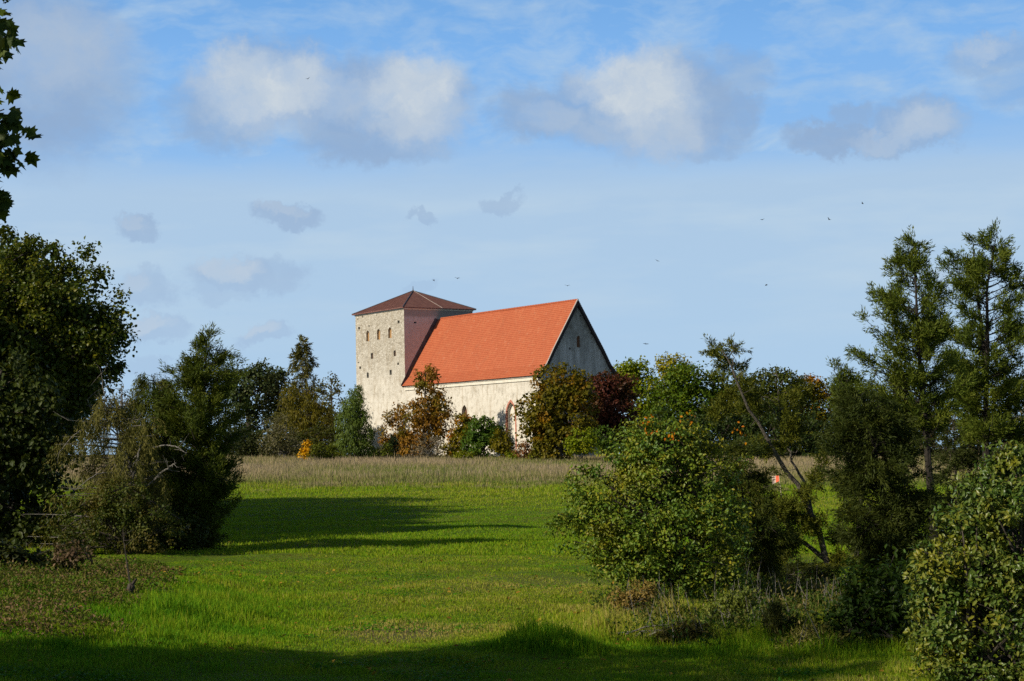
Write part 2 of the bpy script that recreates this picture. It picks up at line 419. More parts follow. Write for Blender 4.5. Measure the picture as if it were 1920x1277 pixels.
def build_church():
    root = empty('stone_church', C0, 'medieval stone church with square tower, red tiled nave roof and grey gable', 'church')
    ST, PK, GB = stone_mat('rubble_and_limewash', 'lit'), stone_mat('pink_plaster', 'pink'), stone_mat('grey_gable_plaster', 'grey')
    TILE = tile_mat()
    DARK = simple_mat('dark_recess', (.012, .010, .008), (.03, .024, .02), 4)
    BOARD = simple_mat('ochre_boards', (.36, .20, .075), (.48, .29, .13), 3, .8, .2, (6, 6, .5))
    BOARDB = simple_mat('brown_boards', (.12, .06, .035), (.20, .10, .055), 3, .8, .2, (6, 6, .5))
    BRICK = simple_mat('red_brick', (.42, .15, .10), (.58, .27, .20), 5, .9, .4)
    METAL = simple_mat('rusty_sheet_metal', (.16, .070, .055), (.235, .11, .085), 1.3, .55, .1, (1, 1, 1), .4)
    SEAM = simple_mat('roof_seam_metal', (.075, .032, .027), (.12, .052, .042), 2, .55)
    PALE = simple_mat('pale_limewash', (.66, .62, .52), (.78, .74, .64), 1.5, .9, .3)
    WOOD = simple_mat('dark_verge_board', (.030, .024, .026), (.055, .042, .042), 4, .8)
    LEAD = simple_mat('lead_flashing', (.045, .05, .062), (.085, .09, .105), 1.2, .6)
    LEAD2 = simple_mat('dull_wire', (.30, .25, .23), (.40, .34, .31), 2, .6)
    MORT = simple_mat('mortar', (.55, .50, .45), (.66, .60, .54), 3, .9)
    zb = -3.2
    # --- openings read off the wall
    def W(px, py0, py1, wpx, kind, fill):
        u, z1 = onwall(px, py0); _, z0 = onwall(px, py1); u2, _ = onwall(px+wpx, py0)
        w = abs(u2-u)*1.22; return dict(u=u, z0=z0, w=w, h=z1-z0, kind=kind, fill=fill)
    ops = [W(689.3, 620, 640, 4.4, 'arch', BOARD), W(709.5, 617, 637, 4.8, 'arch', BOARD), W(730.8, 614, 634, 5.0, 'arch', BOARD),
           W(697.3, 662, 673, 3.4, 'slit', BOARDB), W(740, 657, 668, 3.4, 'slit', BOARDB),
           W(689.4, 698, 708.5, 3.2, 'arch', DARK), W(732.4, 693.5, 703, 3.2, 'slit', DARK),
           W(747.3, 601, 606.5, 3, 'slit', DARK), W(673.2, 613, 617.5, 3, 'slit', DARK), W(675.3, 687, 692, 2.6, 'slit', DARK), W(746.4, 680, 684.5, 2.6, 'slit', DARK),
           W(692, 610.5, 612.3, 2.6, 'slit', DARK), W(672, 679, 681, 2, 'slit', DARK), W(680, 593, 595.4, 1.8, 'slit', DARK), W(671, 597, 599, 1.8, 'slit', DARK)]
    def outline(o): return arch(o['u'], o['z0'], o['w'], o['h']) if o['kind'] == 'arch' else rect(o['u'], o['z0'], o['w'], o['h'])
    fr = lambda u, z: Q(u, 0, z)
    tw = wall_panel('tower_wall', [(0, zb), (TS, zb), (TS, ZT), (0, ZT)], [outline(o) for o in ops], fr, NX, ST, root, .6)
    tw['label'] = 'sunlit rubble face of the tower with three arched windows'
    for o in ops:
        mb = MB(); pl = outline(o); dpt = .32 if o['fill'] is not DARK else .5
        c = np.array([Q(u, dpt, z) for u, z in pl]); b = c+NX*.08; n = len(pl)
        mb.add(np.concatenate([c, b]), [np.arange(n)[None], (np.arange(n)[::-1]+n)[None]], 0)
        x = mb.build('window' if o['h'] > .55 else 'putlog_hole', o['fill'], tw, loc=None)
        x.data.transform(Matrix.Translation(-Vector(root.location)))
    def panel(name, pts, m, parent=root, thick=None, lab=None):
        mb = MB(); n = len(pts); A = np.array(pts)
        if thick is None: mb.add(A, [np.arange(n)[None]])
        else:
            B = A+thick; mb.add(np.concatenate([A, B]), [np.arange(n)[None], (np.arange(n)[::-1]+n)[None]])
            i = np.arange(n); j = (i+1) % n; mb.f.append(np.stack([i, i+n, j+n, j], 1))
        x = mb.build(name, m, parent); x.data.transform(Matrix.Translation(-Vector(root.location)))
        if lab: x['label'] = lab
        return x
    sh = wall_panel('tower_wall', [(0, zb), (TW, zb), (TW, ZT), (0, ZT)],
                    [rect(1.95, ZT-2.4, .45, .25)], lambda u, z: Q(0, u, z), AX, PK, root, .4)
    sh['label'] = 'shaded pink plastered face of the tower'
    panel('tower_wall', [Q(TS, 0, zb), Q(TS, TW, zb), Q(TS, TW, ZT), Q(TS, 0, ZT)], ST)
    panel('tower_wall', [Q(0, TW, zb), Q(TS, TW, zb), Q(TS, TW, ZT), Q(0, TW, ZT)], ST)
    # eaves band and roof of the tower
    mb = MB(); e = .10
    for (a0, n0, da, dn) in ((-e, -e, TS+2*e, .0), ):
        mb.box(Q(-e, -e, ZT-.32), AX*(TS+2*e), NX*(TW+2*e), UZ*.30)
    x = mb.build('eaves_band', PALE, root); x.data.transform(Matrix.Translation(-Vector(root.location)))
    o = .42; z0 = ZT-.02; apex = Q(TS/2, TW/2, ZA)
    cs = [Q(-o, -o, z0), Q(TS+o, -o, z0), Q(TS+o, TW+o, z0), Q(-o, TW+o, z0)]
    low = [c+UZ*-.12 for c in cs]
    mb = MB(); mb.add(cs+[apex]+low, [np.array([[0, 1, 4], [1, 2, 4], [2, 3, 4], [3, 0, 4]]), np.array([[8, 7, 6, 5]]), np.array([[5, 6, 1, 0], [6, 7, 2, 1], [7, 8, 3, 2], [8, 5, 0, 3]])])
    tr = mb.build('tower_roof', METAL, root); tr.data.transform(Matrix.Translation(-Vector(root.location)))
    mb = MB()
    for i in range(4):
        A_, B_ = cs[i], cs[(i+1) % 4]; mid = (A_+B_)/2; nrm = np.cross(B_-A_, apex-A_); nrm /= np.linalg.norm(nrm); nrm *= np.sign(nrm[2])
        for k in range(1, 22):
            t = k/22; s0 = A_+(B_-A_)*t; L = min(t, 1-t)*2; s1 = s0+(apex-mid)*L*.985
            mb.tube([s0+nrm*.02, s1+nrm*.02], .035, 4)
    x = mb.build('roof_seam', SEAM, tr); x['kind'] = 'stuff'; x.data.transform(Matrix.Translation(-Vector(root.location)))
    mb = MB()
    for c in cs: mb.tube([c+UZ*.03, apex+UZ*.03], .075, 5)
    x = mb.build('hip_cap', LEAD, tr); x.data.transform(Matrix.Translation(-Vector(root.location)))
    A_, B_ = cs[0], cs[3]
    s0 = A_+(B_-A_)*.53; nrm = np.cross(apex-A_, B_-A_); nrm /= np.linalg.norm(nrm); nrm *= np.sign(nrm[2])
    mb = MB(); mb.tube([s0+nrm*.05, apex+nrm*.05], .045, 4)
    x = mb.build('lightning_wire', LEAD2, tr); x.data.transform(Matrix.Translation(-Vector(root.location)))
    mb = MB(); mb.tube([apex, apex+UZ*.25, apex+UZ*.75], [.14, .07, .03], 6)
    x = mb.build('finial', LEAD, tr); x.data.transform(Matrix.Translation(-Vector(root.location)))
    # --- nave
    nops = []
    def NW(px, py0, py1, wpx, fill, n=0.): q = W(px, py0, py1, wpx, 'pt', fill); nops.append(q); return q
    NW(870.5, 759, 806, 8.5, BOARDB); big = NW(957.5, 754, 842, 13, PALE)
    nw = wall_panel('nave_wall', [(-NL, zb), (-.02, zb), (-.02, ZE+.15), (-NL, ZE+.15)],
                    [arch(q['u'], q['z0'], q['w'], q['h'], True) for q in nops], fr, NX, ST, root, .75)
    nw['label'] = 'long sunlit limewashed wall of the nave'
    for q in nops:
        pl = arch(q['u'], q['z0'], q['w'], q['h'], True)
        x = panel('pointed_window', [Q(u, .5, z) for u, z in pl], PALE if q is big else BOARDB, nw, NX*.1)
        if q is big:
            inn = arch(q['u'], q['z0'], q['w'], q['h'], True); outp = arch(q['u'], q['z0'], q['w']+.55, q['h']+.35, True)
            A = np.array([Q(u, -.05, z) for u, z in inn]); B = np.array([Q(u, -.05, z) for u, z in outp]); n = len(A)
            i = np.arange(1, n); j = (i+1) % n
            mb = MB(); mb.add(np.concatenate([A, B, A+NX*.25, B+NX*.06]), [np.concatenate([np.stack([i, j, j+n, i+n], 1), np.stack([i+2*n, j+2*n, j, i], 1), np.stack([i+n, j+n, j+3*n, i+3*n], 1)])])
            y_ = mb.build('brick_arch', BRICK, x); y_.data.transform(Matrix.Translation(-Vector(root.location)))
    # tall blind niche low in the tower, and the far long wall and gable
    panel('nave_wall', [Q(0, TW, zb), Q(-NL, TW, zb), Q(-NL, TW, ZE), Q(0, TW, ZE)], ST)
    mid = TW/2
    gw = ongable(1084.5, 629.5, -NL); gw1 = ongable(1084.5, 651.5, -NL)
    gh1 = ongable(1068.5, 653.5, -NL); gh2 = ongable(1088.5, 592, -NL); gh3 = ongable(1108.5, 625, -NL)
    gops = [arch(gw[0], gw1[1], .62, gw[1]-gw1[1])]+[rect(g[0], g[1]-.15, .32, .3) for g in (gh1, gh2, gh3)]
    gap = wall_panel('gable_wall', [(0, zb), (TW, zb), (TW, ZE), (mid, ZR-.25), (0, ZE)], gops, lambda u, z: Q(-NL, u, z), AX, GB, root, .5)
    gap['label'] = 'shaded grey gable end with one boarded window'
    panel('gable_window', [Q(-NL+.22, u, z) for u, z in gops[0]], BOARDB, gap, AX*.08)
    for g in gops[1:]: panel('putlog_hole', [Q(-NL+.35, u, z) for u, z in g], DARK, gap, AX*.08)
    # cornice under the eaves
    mb = MB(); mb.box(Q(-NL-.02, -.16, ZE-.75), AX*(NL-.04), NX*.2, UZ*.42); mb.box(Q(-NL-.02, -.28, ZE-.33), AX*(NL-.04), NX*.4, UZ*.42)
    x = mb.build('cornice', PALE, root); x.data.transform(Matrix.Translation(-Vector(root.location)))
    # roof profile across (n, z) from the eave to the ridge, with a slight kick at the eave
    prof = [(-OH-.12, ZE-.12), (.75, ZE+1.35), (1.9, ZE+3.35), (mid, ZR)]
    pp = []
    for k in range(len(prof)-1):
        m_ = max(2, int(np.hypot(prof[k+1][0]-prof[k][0], prof[k+1][1]-prof[k][1])/.32))
        for t in range(m_): pp.append(np.array(prof[k])*(1-t/m_)+np.array(prof[k+1])*t/m_)
    pp.append(np.array(prof[-1])); pp = np.array(pp)
    def slope(side, m_, name, lab):
        # rows of pantiles: saw-tooth up the slope, rolls along it
        a0, a1 = -NL-.42, (-.03); na = 340
        aa = np.linspace(a0, a1, na); rows = []
        rs = np.random.default_rng(5)
        for k in range(len(pp)):
            d = pp[min(k+1, len(pp)-1)]-pp[max(k-1, 0)]; d = d/np.linalg.norm(d); nn = np.array([-d[1], d[0]])
            wv = .016*np.cos(aa*2*pi/.24)+rs.normal(0, .006, na)
            sagv = -.05*np.sin(np.pi*(aa-a0)/(a1-a0))*(1+.4*np.sin(aa*.7+k*.05))
            for lift in ((.045, .0) if k < len(pp)-1 else (.0,)):
                L = lift+wv+sagv; base = pp[k] if lift else pp[k]
                n_ = base[0]+nn[0]*L; zz = base[1]+nn[1]*L
                rows.append((n_, zz, lift))
        # order: at each row the upper course ends at lift 0 and the next begins lifted
        V = []
        order = []
        for k in range(len(pp)):
            i = 2*k
            if k == 0: order += [0]
            elif k < len(pp)-1: order += [i+1, i]
            else: order += [i]
        for i in order:
            n_, zz, _ = rows[i]
            nx = n_ if side == 0 else TW-n_
            V.append(C0+AX*aa[:, None]+NX*nx[:, None]+UZ*zz[:, None])
        V = np.array(V); R = len(V); idx = np.arange(R*na).reshape(R, na)
        f = np.stack([idx[:-1, :-1], idx[:-1, 1:], idx[1:, 1:], idx[1:, :-1]], -1).reshape(-1, 4)
        x = mesh_np(name, V.reshape(-1, 3), [f], m_, None, root, C0)
        x['label'] = lab; return x
    slope(0, TILE, 'nave_roof', 'sunlit orange red tiled slope of the nave roof')
    slope(1, TILE, 'nave_roof', 'far tiled slope of the nave roof')
    mb = MB()
    for k in range(88):
        a = -NL-.3+k*.393
        mb.tube([Q(a, mid, ZR+.03), Q(a+.40, mid, ZR+.0)], [.17, .14], 6)
    x = mb.build('ridge_tiles', TILE, root); x.data.transform(Matrix.Translation(-Vector(root.location)))
    # verge boards under the roof edge over the gable, pale mortar line on the sunny verge
    for side in (0, 1):
        P1 = np.array([(p[0] if side == 0 else TW-p[0], p[1]) for p in np.array(prof)-np.array([0, .06])])
        mb = MB(); aa_ = -NL-.44
        up = [Q(aa_, n_, z_) for n_, z_ in P1]; dn = [Q(aa_, n_, z_-.62) for n_, z_ in P1]
        k = len(up); A = np.array(up+dn); B = A+AX*.40; i = np.arange(k-1)
        mb.add(np.concatenate([A, B]), [np.concatenate([np.stack([i, i+1, i+1+k, i+k], 1), np.stack([i+2*k, i+3*k, i+1+3*k, i+1+2*k], 1), np.stack([i+k, i+1+k, i+1+3*k, i+3*k], 1), np.stack([i, i+2*k, i+1+2*k, i+1], 1)])])
        x = mb.build('verge_board', WOOD, root); x.data.transform(Matrix.Translation(-Vector(root.location)))
    mb = MB(); mb.tube([Q(-NL-.40, n_-.08, z_+.10) for n_, z_ in prof], .075, 5)
    x = mb.build('mortar_verge', MORT, root); x.data.transform(Matrix.Translation(-Vector(root.location)))
    # lead flashing where the nave roof meets the tower
    mb = MB()
    up = [Q(-.035, n_-.05-(.62 if k else .15), z_+.12) for k, (n_, z_) in enumerate(prof)]; dn = [Q(-.035, n_+.25, z_-.25) for n_, z_ in prof]
    k = len(up); A = np.array(up+dn); i = np.arange(k-1)
    mb.add(np.concatenate([A, A+AX*.03]), [np.concatenate([np.stack([i, i+1, i+1+k, i+k], 1), np.stack([i+2*k, i+3*k, i+1+3*k, i+1+2*k], 1)]), np.concatenate([np.stack([i, i+2*k, i+1+2*k, i+1], 1)])])
    x = mb.build('lead_flashing', LEAD, root); x.data.transform(Matrix.Translation(-Vector(root.location)))
build_church()

# ------------------------------------------------------------------ foliage kit
LEAF2 = (np.array([(0, 0, 0), (.5, .48, .14), (0, 1, -.05), (-.5, .48, .14)]), [(0, 1, 2), (0, 2, 3)])
LEAF4 = (np.array([(0, 0, 0), (.40, .28, .10), (.44, .62, .10), (0, 1, -.16), (-.44, .62, .10), (-.40, .28, .10), (0, .5, -.02)]),
         [(0, 1, 6, 5), (1, 2, 3, 6), (5, 6, 3, 4)])
NEEDLE = (np.array([(0, 0, 0), (.5, .35, 0), (0, 1, .12), (-.5, .35, 0)]), [(0, 1, 2, 3)])
_mp = [(0, 0), (.30, .02), (.22, .18), (.62, .30), (.40, .42), (.52, .62), (.22, .60), (0, 1), (-.22, .60), (-.52, .62), (-.40, .42), (-.62, .30), (-.22, .18), (-.30, .02)]
MAPLE = (np.array([(x, y, -.12*abs(x)) for x, y in _mp]), [tuple(range(14))])
def norm(a): return a/(np.linalg.norm(a, axis=-1, keepdims=True)+1e-9)
def leaves_mesh(tmpl, pos, axis, nrm, L, Wd, rnd):
    T, F = tmpl; n = len(pos); k = len(T)
    y = norm(axis); x = norm(np.cross(y, nrm)); z = np.cross(x, y)
    L = np.broadcast_to(L, n)[:, None, None]; Wd = np.broadcast_to(Wd, n)[:, None, None]
    V = pos[:, None]+x[:, None]*T[None, :, 0:1]*Wd+y[:, None]*T[None, :, 1:2]*L+z[:, None]*T[None, :, 2:3]*Wd
    byk = {}
    for f in F: byk.setdefault(len(f), []).append(f)
    FF = [(np.array(fs)[None]+(np.arange(n)*k)[:, None, None]).reshape(-1, kk) for kk, fs in byk.items()]
    return V.reshape(-1, 3), FF, np.repeat(rnd, k)
def rv(rs, n): return norm(rs.normal(size=(n, 3)))
def bez(a, b, c, n=6):
    t = np.linspace(0, 1, n)[:, None]; return a*(1-t)**2+2*b*t*(1-t)+c*t*t

def crown_points(rs, lobes, n, d, depth=.85, shell=.5):
    """clump centres through a set of ellipsoid lobes given by picture outline (px, py, rx, ry[, dd])"""
    lob = [l if len(l) > 4 else l+(0.,) for l in lobes]
    vol = np.array([(l[2]*l[3])**.85 for l in lob]); which = rs.choice(len(lob), n, p=vol/vol.sum())
    u = rv(rs, n)*(rs.random(n)**(1/3*(1-shell)+.0001)*(1-0))[:, None]
    C = []; sc = d/FPX
    for i, l in enumerate(lob):
        c = P(l[0], l[1], d+l[4]); r = np.array([l[2]*sc, (l[2]+l[3])*.5*sc*depth, l[3]*sc])
        C.append((c, r))
    pts = np.array([C[w][0] for w in which])+u*np.array([C[w][1] for w in which])*rs.uniform(.82, 1.16, n)[:, None]
    out = u
    return pts, out
def broadleaf(name, label, cat, d, base, lobes, palette, n=160, per=40, leaf=.3, ratio=.75, clump=.6, tmpl=LEAF2, bark=None, trunk=.18, top=None,
              seed=1, group=None, depth=.85, shell=.55, trans=.28, patch=None, pscale=.5, pamt=.6, nb=None, stems=1, droop=0., lean=None, spec=.3, rough=.5, parts=('trunk', 'crown'), up=.5, twigs=True, dead=0):
    rs = np.random.default_rng(seed)
    g = G(base, d); g[2] -= .05
    root = empty(name, g, label, cat, group)
    sc = d/FPX
    c, u = crown_points(rs, lobes, n, d, depth, shell)
    c[:, 2] = np.maximum(c[:, 2], gz(c[:, 0], c[:, 1])+.12*clump)
    topz = c[:, 2].max(); cm = c.mean(0)
    # ---- wood
    mb = MB(); nb = nb or min(n, 46)
    tops = []
    for s in range(stems):
        a = g+np.array([rs.normal(0, .12), rs.normal(0, .12), 0])*(stems > 1)*max(1., trunk*4)
        tgt = (cm if stems == 1 else c[rs.integers(n)])*np.array([1, 1, 0])+np.array([0, 0, (topz*.80+cm[2]*.2) if stems == 1 else c[rs.integers(n)][2]])
        mid = (a+tgt)/2+np.array([rs.normal(0, .06), rs.normal(0, .06), 0])*(tgt[2]-a[2]); mid[:2] = mid[:2]*.5+a[:2]*.5
        path = bez(a, mid, tgt, 10); tops.append(path)
        r = trunk/(stems**.5)*np.linspace(1, .18, 10); r[0] *= 1.35
        mb.tube(path, r, 7)
    for i in rs.choice(n, min(nb, n), replace=False):
        p_ = tops[rs.integers(stems)]
        hz = np.hypot(*(c[i]-p_[5])[:2]); zt = np.clip(c[i][2]-hz*.8, p_[0, 2]+.12*(topz-p_[0, 2]), p_[-1, 2])
        k = int(np.clip(np.searchsorted(p_[:, 2], zt), 1, 9)); a = p_[k]
        L = np.linalg.norm(c[i]-a); b = (a+c[i])/2+np.array([0, 0, L*(.12 if droop <= 0 else .28)])+rs.normal(0, .05, 3)*L
        r0 = min(trunk*.45, .012*L+trunk*.10)
        mb.tube(bez(a, b, c[i]+(c[i]-b)*.12, 6), np.linspace(r0, r0*.18, 6), 4, cap=False)
    for k in range(dead):
        p_ = tops[0]; i = rs.integers(3, 9); a = p_[i]; dirv = norm(rs.normal(0, 1, 3)*np.array([1, .6, .5])+np.array([0, 0, .5])); L = (topz-g[2])*rs.uniform(.15, .35)
        mb.tube([a, a+dirv*L*.5+rs.normal(0, .04, 3)*L, a+dirv*L], [trunk*.12, trunk*.07, trunk*.02], 4)
    mb.build(parts[0], bark or BARK, root, g)
    # ---- leaves in clumps
    cl = np.repeat(np.arange(n), per); N_ = len(cl)
    size = clump*rs.uniform(.5, 1.35, n)
    off = rv(rs, N_)*(rs.random(N_)**.55)[:, None]; off[:, 2] *= .72
    pos = c[cl]+off*size[cl][:, None]
    if droop > 0:
        pos[:, 2] -= droop*rs.random(N_)*size[cl]*2.2; 
    gl = gz(pos[:, 0], pos[:, 1])+.02; pos[:, 2] = np.maximum(pos[:, 2], gl+rs.random(N_)*.1)
    nr = norm(off*.8+u[cl]*.7+rv(rs, N_)*.55+np.array([0, 0, up]))
    ax = norm(rv(rs, N_)*.9+off*.6+np.array([0, 0, -.25-droop*1.5]))
    L = leaf*rs.uniform(.65, 1.25, N_)
    rnd = np.clip(rs.random(n)[cl]*.55+rs.random(N_)*.45, 0, 1)
    V, F, R = leaves_mesh(tmpl, pos, ax, nr, L, L*ratio, rnd)
    m = palette if isinstance(palette, bpy.types.Material) else leaf_mat(name+'_leaf', palette, trans, rough, spec, patch, pscale, pamt)
    mesh_np(parts[1], V, F, m, {'rnd': R}, root, g)
    return root

def conifer(name, label, cat, d, base, trunkpx, env, palette, nbr=90, tw=9, sp=26, spray=.10, swid=.022, rise=.5, droop=0., bark=None, r0=.10, seed=1, group=None,
            gap=.15, inner=.3, wood=1., twl=(.12, .34), depth=.9, sag=0., trans=.12, extra=(), bushy=.55, dens=None, leafpart='crown'):
    """trunkpx: [(px, py)] base to tip; env: [(py, xl, xr)] outline. Branches end on the outline; tufts of scale-leaf sprays along them."""
    rs = np.random.default_rng(seed)
    g = G(base, d); g[2] -= .05
    root = empty(name, g, label, cat, group); sc = d/FPX
    sp0 = sp
    if spray < .15: sp0 = int(sp*1.75); spray *= .80; swid *= .68
    tp = np.array([P(x, y, d) for x, y in trunkpx]); tp[0] = g
    tt = np.linspace(0, 1, len(tp)); T = np.linspace(0, 1, 24)
    path = np.stack([np.interp(T, tt, tp[:, i]) for i in range(3)], 1)
    path[1:-1, :2] += np.cumsum(rs.normal(0, .006*np.ptp(path[:, 2])/5, (22, 2)), 0)*.6
    mb = MB(); mb.tube(path, r0*(1-T*.93), 7)
    env = sorted(env); ey = np.array([e[0] for e in env]); xl = np.array([e[1] for e in env]); xr = np.array([e[2] for e in env])
    wgt = np.interp(np.linspace(ey[0], ey[-1], 200), ey, (xr-xl)+12.)
    yy = rs.choice(np.linspace(ey[0], ey[-1], 200), nbr, p=wgt/wgt.sum())
    kt = max(3, nbr//14); yy[:kt] = ey[0]+.24*np.linspace(0, 1, kt)**1.2*(ey[-1]-ey[0])
    pos_l, ax_l, rn_l, sz_l = [], [], [], []
    zrow = np.array([P(trunkpx[0][0], y, d)[2] for y in (ey[0], ey[-1])])
    for k in range(nbr):
        py = yy[k]+rs.normal(0, 4); phi = rs.random()*2*pi
        l_, r_ = np.interp(py, ey, xl), np.interp(py, ey, xr)
        zc = np.interp(py, [ey[0], ey[-1]], zrow)
        ti = np.interp(zc, path[:, 2], T) if path[-1, 2] > path[0, 2] else .5
        ctr = np.array([np.interp(ti, T, path[:, i]) for i in range(3)]); cpx = CX+(ctr[0])/sc
        xm = (l_+r_)/2; cw = np.clip(cpx, l_+.15*(r_-l_), r_-.15*(r_-l_))
        rx = (r_-cw) if cos(phi) > 0 else (cw-l_); ry = .5*(r_-l_)*depth
        j = rs.uniform(.48, 1.05)*(1+.30*sin(phi*3+py*.045+seed)+.22*sin(phi*5-py*.09+seed*2))+(.22 if rs.random() < .12 else 0.)
        end = np.array([(cw-CX)*sc+cos(phi)*rx*sc*j, ctr[1]+sin(phi)*ry*sc*j, P(cw+cos(phi)*rx*j, py, d)[2]])
        hz = np.hypot(*(end-ctr)[:2])
        z0 = np.clip(end[2]-rise*hz, path[0, 2]+.03*(path[-1, 2]-path[0, 2]), path[-1, 2]-.02)
        t0 = np.interp(z0, path[:, 2], T); a = np.array([np.interp(t0, T, path[:, i]) for i in range(3)])
        L = np.linalg.norm(end-a)
        b = (a+end)/2+np.array([0, 0, -.10*L*np.sign(rise)+sag*L])+rs.normal(0, .05, 3)*L
        br = bez(a, b, end, 8)
        rb = min(r0*.35, .010*L+.006)*wood
        mb.tube(br, np.linspace(rb, rb*.2, 8), 4, cap=False)
        if rs.random() < gap and k >= kt: 
            for q in range(3):
                s = rs.uniform(.4, 1); p0 = np.array([np.interp(s, np.linspace(0, 1, 8), br[:, i]) for i in range(3)])
                e = p0+norm(rv(rs, 1)[0]+(end-a)/L*.8)*rs.uniform(.15, .4)*twl[1]*3; mb.tube([p0, (p0+e)/2+rs.normal(0, .02, 3), e], [rb*.4, rb*.3, rb*.12], 3, cap=False)
            continue
        dirv = (end-a)/L
        nt = max(3, int(tw*(L/ (80*sc))**.6)); 
        s = rs.uniform(inner, 1.0, nt); s[0] = 1.; tone = rs.random()
        p0 = np.stack([np.interp(s, np.linspace(0, 1, 8), br[:, i]) for i in range(3)], 1)
        td = norm(rv(rs, nt)*bushy*1.25+dirv*.75+np.array([0, 0, .22-droop*1.6])); tl = rs.uniform(twl[0], twl[1], nt)*(1.15-.3*s)
        sp = sp0; q = np.repeat(np.arange(nt), sp); w = rs.random(nt*sp)
        pp_ = p0[q]+td[q]*(tl[q]*w)[:, None]+rs.normal(0, 1, (nt*sp, 3))*(.02+.10*tl[q]*(1-w*.7))[:, None]
        if droop > 0: pp_[:, 2] -= droop*(w**1.5)*tl[q]*1.2
        aa = norm(td[q]*1.+rv(rs, nt*sp)*.75+np.array([0, 0, -droop*.8]))
        pos_l.append(pp_); ax_l.append(aa); rn_l.append(np.clip(tone*.5+rs.random(nt*sp)*.5, 0, 1)); sz_l.append(rs.uniform(.6, 1.3, nt*sp))
    for ex in extra:
        a = np.array([P(x, y, d+dd) for x, y, dd in ex[0]]); a[0] = np.array([np.interp(a[0, 2], path[:, 2], path[:, i]) for i in range(3)])
        for it in range(3):      # corner cutting: a smooth limb
            a = np.concatenate([a[:1], np.stack([a[:-1]*.75+a[1:]*.25, a[:-1]*.25+a[1:]*.75], 1).reshape(-1, 3), a[-1:]])
        a[1:-1] += rs.normal(0, .008, (len(a)-2, 3)); mb.tube(a, np.linspace(ex[1], ex[2], len(a)), 6)
        for q in range(7):
            p0 = a[rs.integers(len(a)//3, len(a))]; e = p0+norm(rs.normal(0, 1, 3))*rs.uniform(.15, .45); mb.tube([p0, (p0+e)/2+rs.normal(0, .03, 3), e], [ex[2]*1.2, ex[2]*.8, ex[2]*.4], 3, cap=False)
    mb.build('trunk', bark or BARK, root, g)
    pos = np.concatenate(pos_l); ax = np.concatenate(ax_l); n = len(pos)
    pos[:, 2] = np.maximum(pos[:, 2], gz(pos[:, 0], pos[:, 1])+.03)
    sz = np.concatenate(sz_l)
    V, F, R = leaves_mesh(NEEDLE, pos, ax, norm(rv(rs, n)+np.array([0, 0, .35])), spray*sz, swid*sz, np.concatenate(rn_l))
    m = palette if isinstance(palette, bpy.types.Material) else leaf_mat(name+'_needles', palette, trans, .6, .2)
    mesh_np(leafpart, V, F, m, {'rnd': R}, root, g)
    return root

# palettes (base colours of leaves)
DKG = [(.012, .026, .007), (.022, .042, .010), (.035, .058, .012)]
MIDG = [(.025, .050, .010), (.045, .080, .014), (.075, .105, .018)]
OLIVE = [(.036, .052, .010), (.060, .075, .014), (.095, .098, .019)]
LIME = [(.075, .105, .016), (.12, .15, .022), (.19, .18, .03)]
BROWN = [(.085, .042, .014), (.15, .078, .020), (.20, .115, .028)]
WINE = [(.026, .010, .008), (.048, .016, .011), (.078, .026, .015)]
RUST = [(.16, .065, .015), (.24, .10, .018), (.16, .12, .02)]
YELL = [(.32, .17, .012), (.45, .25, .015), (.36, .24, .02)]
JUNI = [(.028, .043, .010), (.055, .072, .016), (.092, .102, .024)]
JUNIO = [(.030, .038, .009), (.055, .062, .013), (.095, .092, .02)]
PEAR = [(.028, .056, .014), (.050, .082, .020), (.080, .105, .028), (.13, .125, .03)]

# ------------------------------------------------------------------ far trees left of the church
bl, cf = broadleaf, conifer
F = dict(leaf=.42, ratio=.8, clump=1.15)
bl('oak_tree', 'dark bluish green spreading tree with sky showing through, beside the tall left juniper', 'tree', 262, 470,
   [(470,735,48,48),(455,790,45,60),(490,705,30,26),(440,720,30,34)], [(.018,.030,.014),(.034,.048,.018),(.060,.062,.022)], n=310, per=22, seed=11, trunk=.45, group='trees left of the church', leaf=.42, ratio=.8, clump=1.0, shell=.35, trans=.15)
bl('oak_tree', 'dark rounded tree immediately left of the bare-topped larch', 'tree', 268, 527,
   [(520,745,34,50),(530,800,32,60),(512,712,22,26)], [(.016,.028,.013),(.032,.046,.017),(.058,.060,.022)], n=229, per=22, seed=12, trunk=.4, group='trees left of the church', leaf=.42, ratio=.8, clump=1.0, shell=.35, trans=.15)
cf('larch_tree', 'thin larch with sparse spiky grey top rising above the trees', 'tree', 255, 567, [(567,860),(566,760),(566,645)],
   [(640,562,570),(660,556,577),(685,543,584),(705,552,580),(720,543,592),(740,532,606),(775,526,614),(820,515,625),(855,512,630)], [(.04,.045,.016),(.07,.068,.022),(.095,.085,.03)], nbr=430, tw=7, sp=14, spray=.5, swid=.13, rise=-.12, droop=.25, r0=.2, seed=13, gap=.25, group='trees left of the church', twl=(.5,1.2), bark=BARK_GREY)
bl('larch_tree', 'broad olive larch with drooping boughs left of the birch', 'tree', 246, 575,
   [(575,760,32,34),(560,800,42,50),(598,800,36,60),(545,740,18,22)], [(.045,.045,.010),(.080,.070,.013),(.12,.095,.018)], n=310, per=24, seed=14, trunk=.35, droop=.55, group='trees left of the church', leaf=.42, ratio=.35, clump=.85)
bl('slender_tree', 'slender see-through tree with bare twigs between larch and birch', 'tree', 264, 622,
   [(620,725,22,24),(625,765,28,40),(618,810,24,45)], [(.040,.044,.018),(.065,.065,.024),(.09,.085,.03)], n=105, per=15, seed=15, trunk=.28, group='trees left of the church', leaf=.36, clump=.9, dead=8)
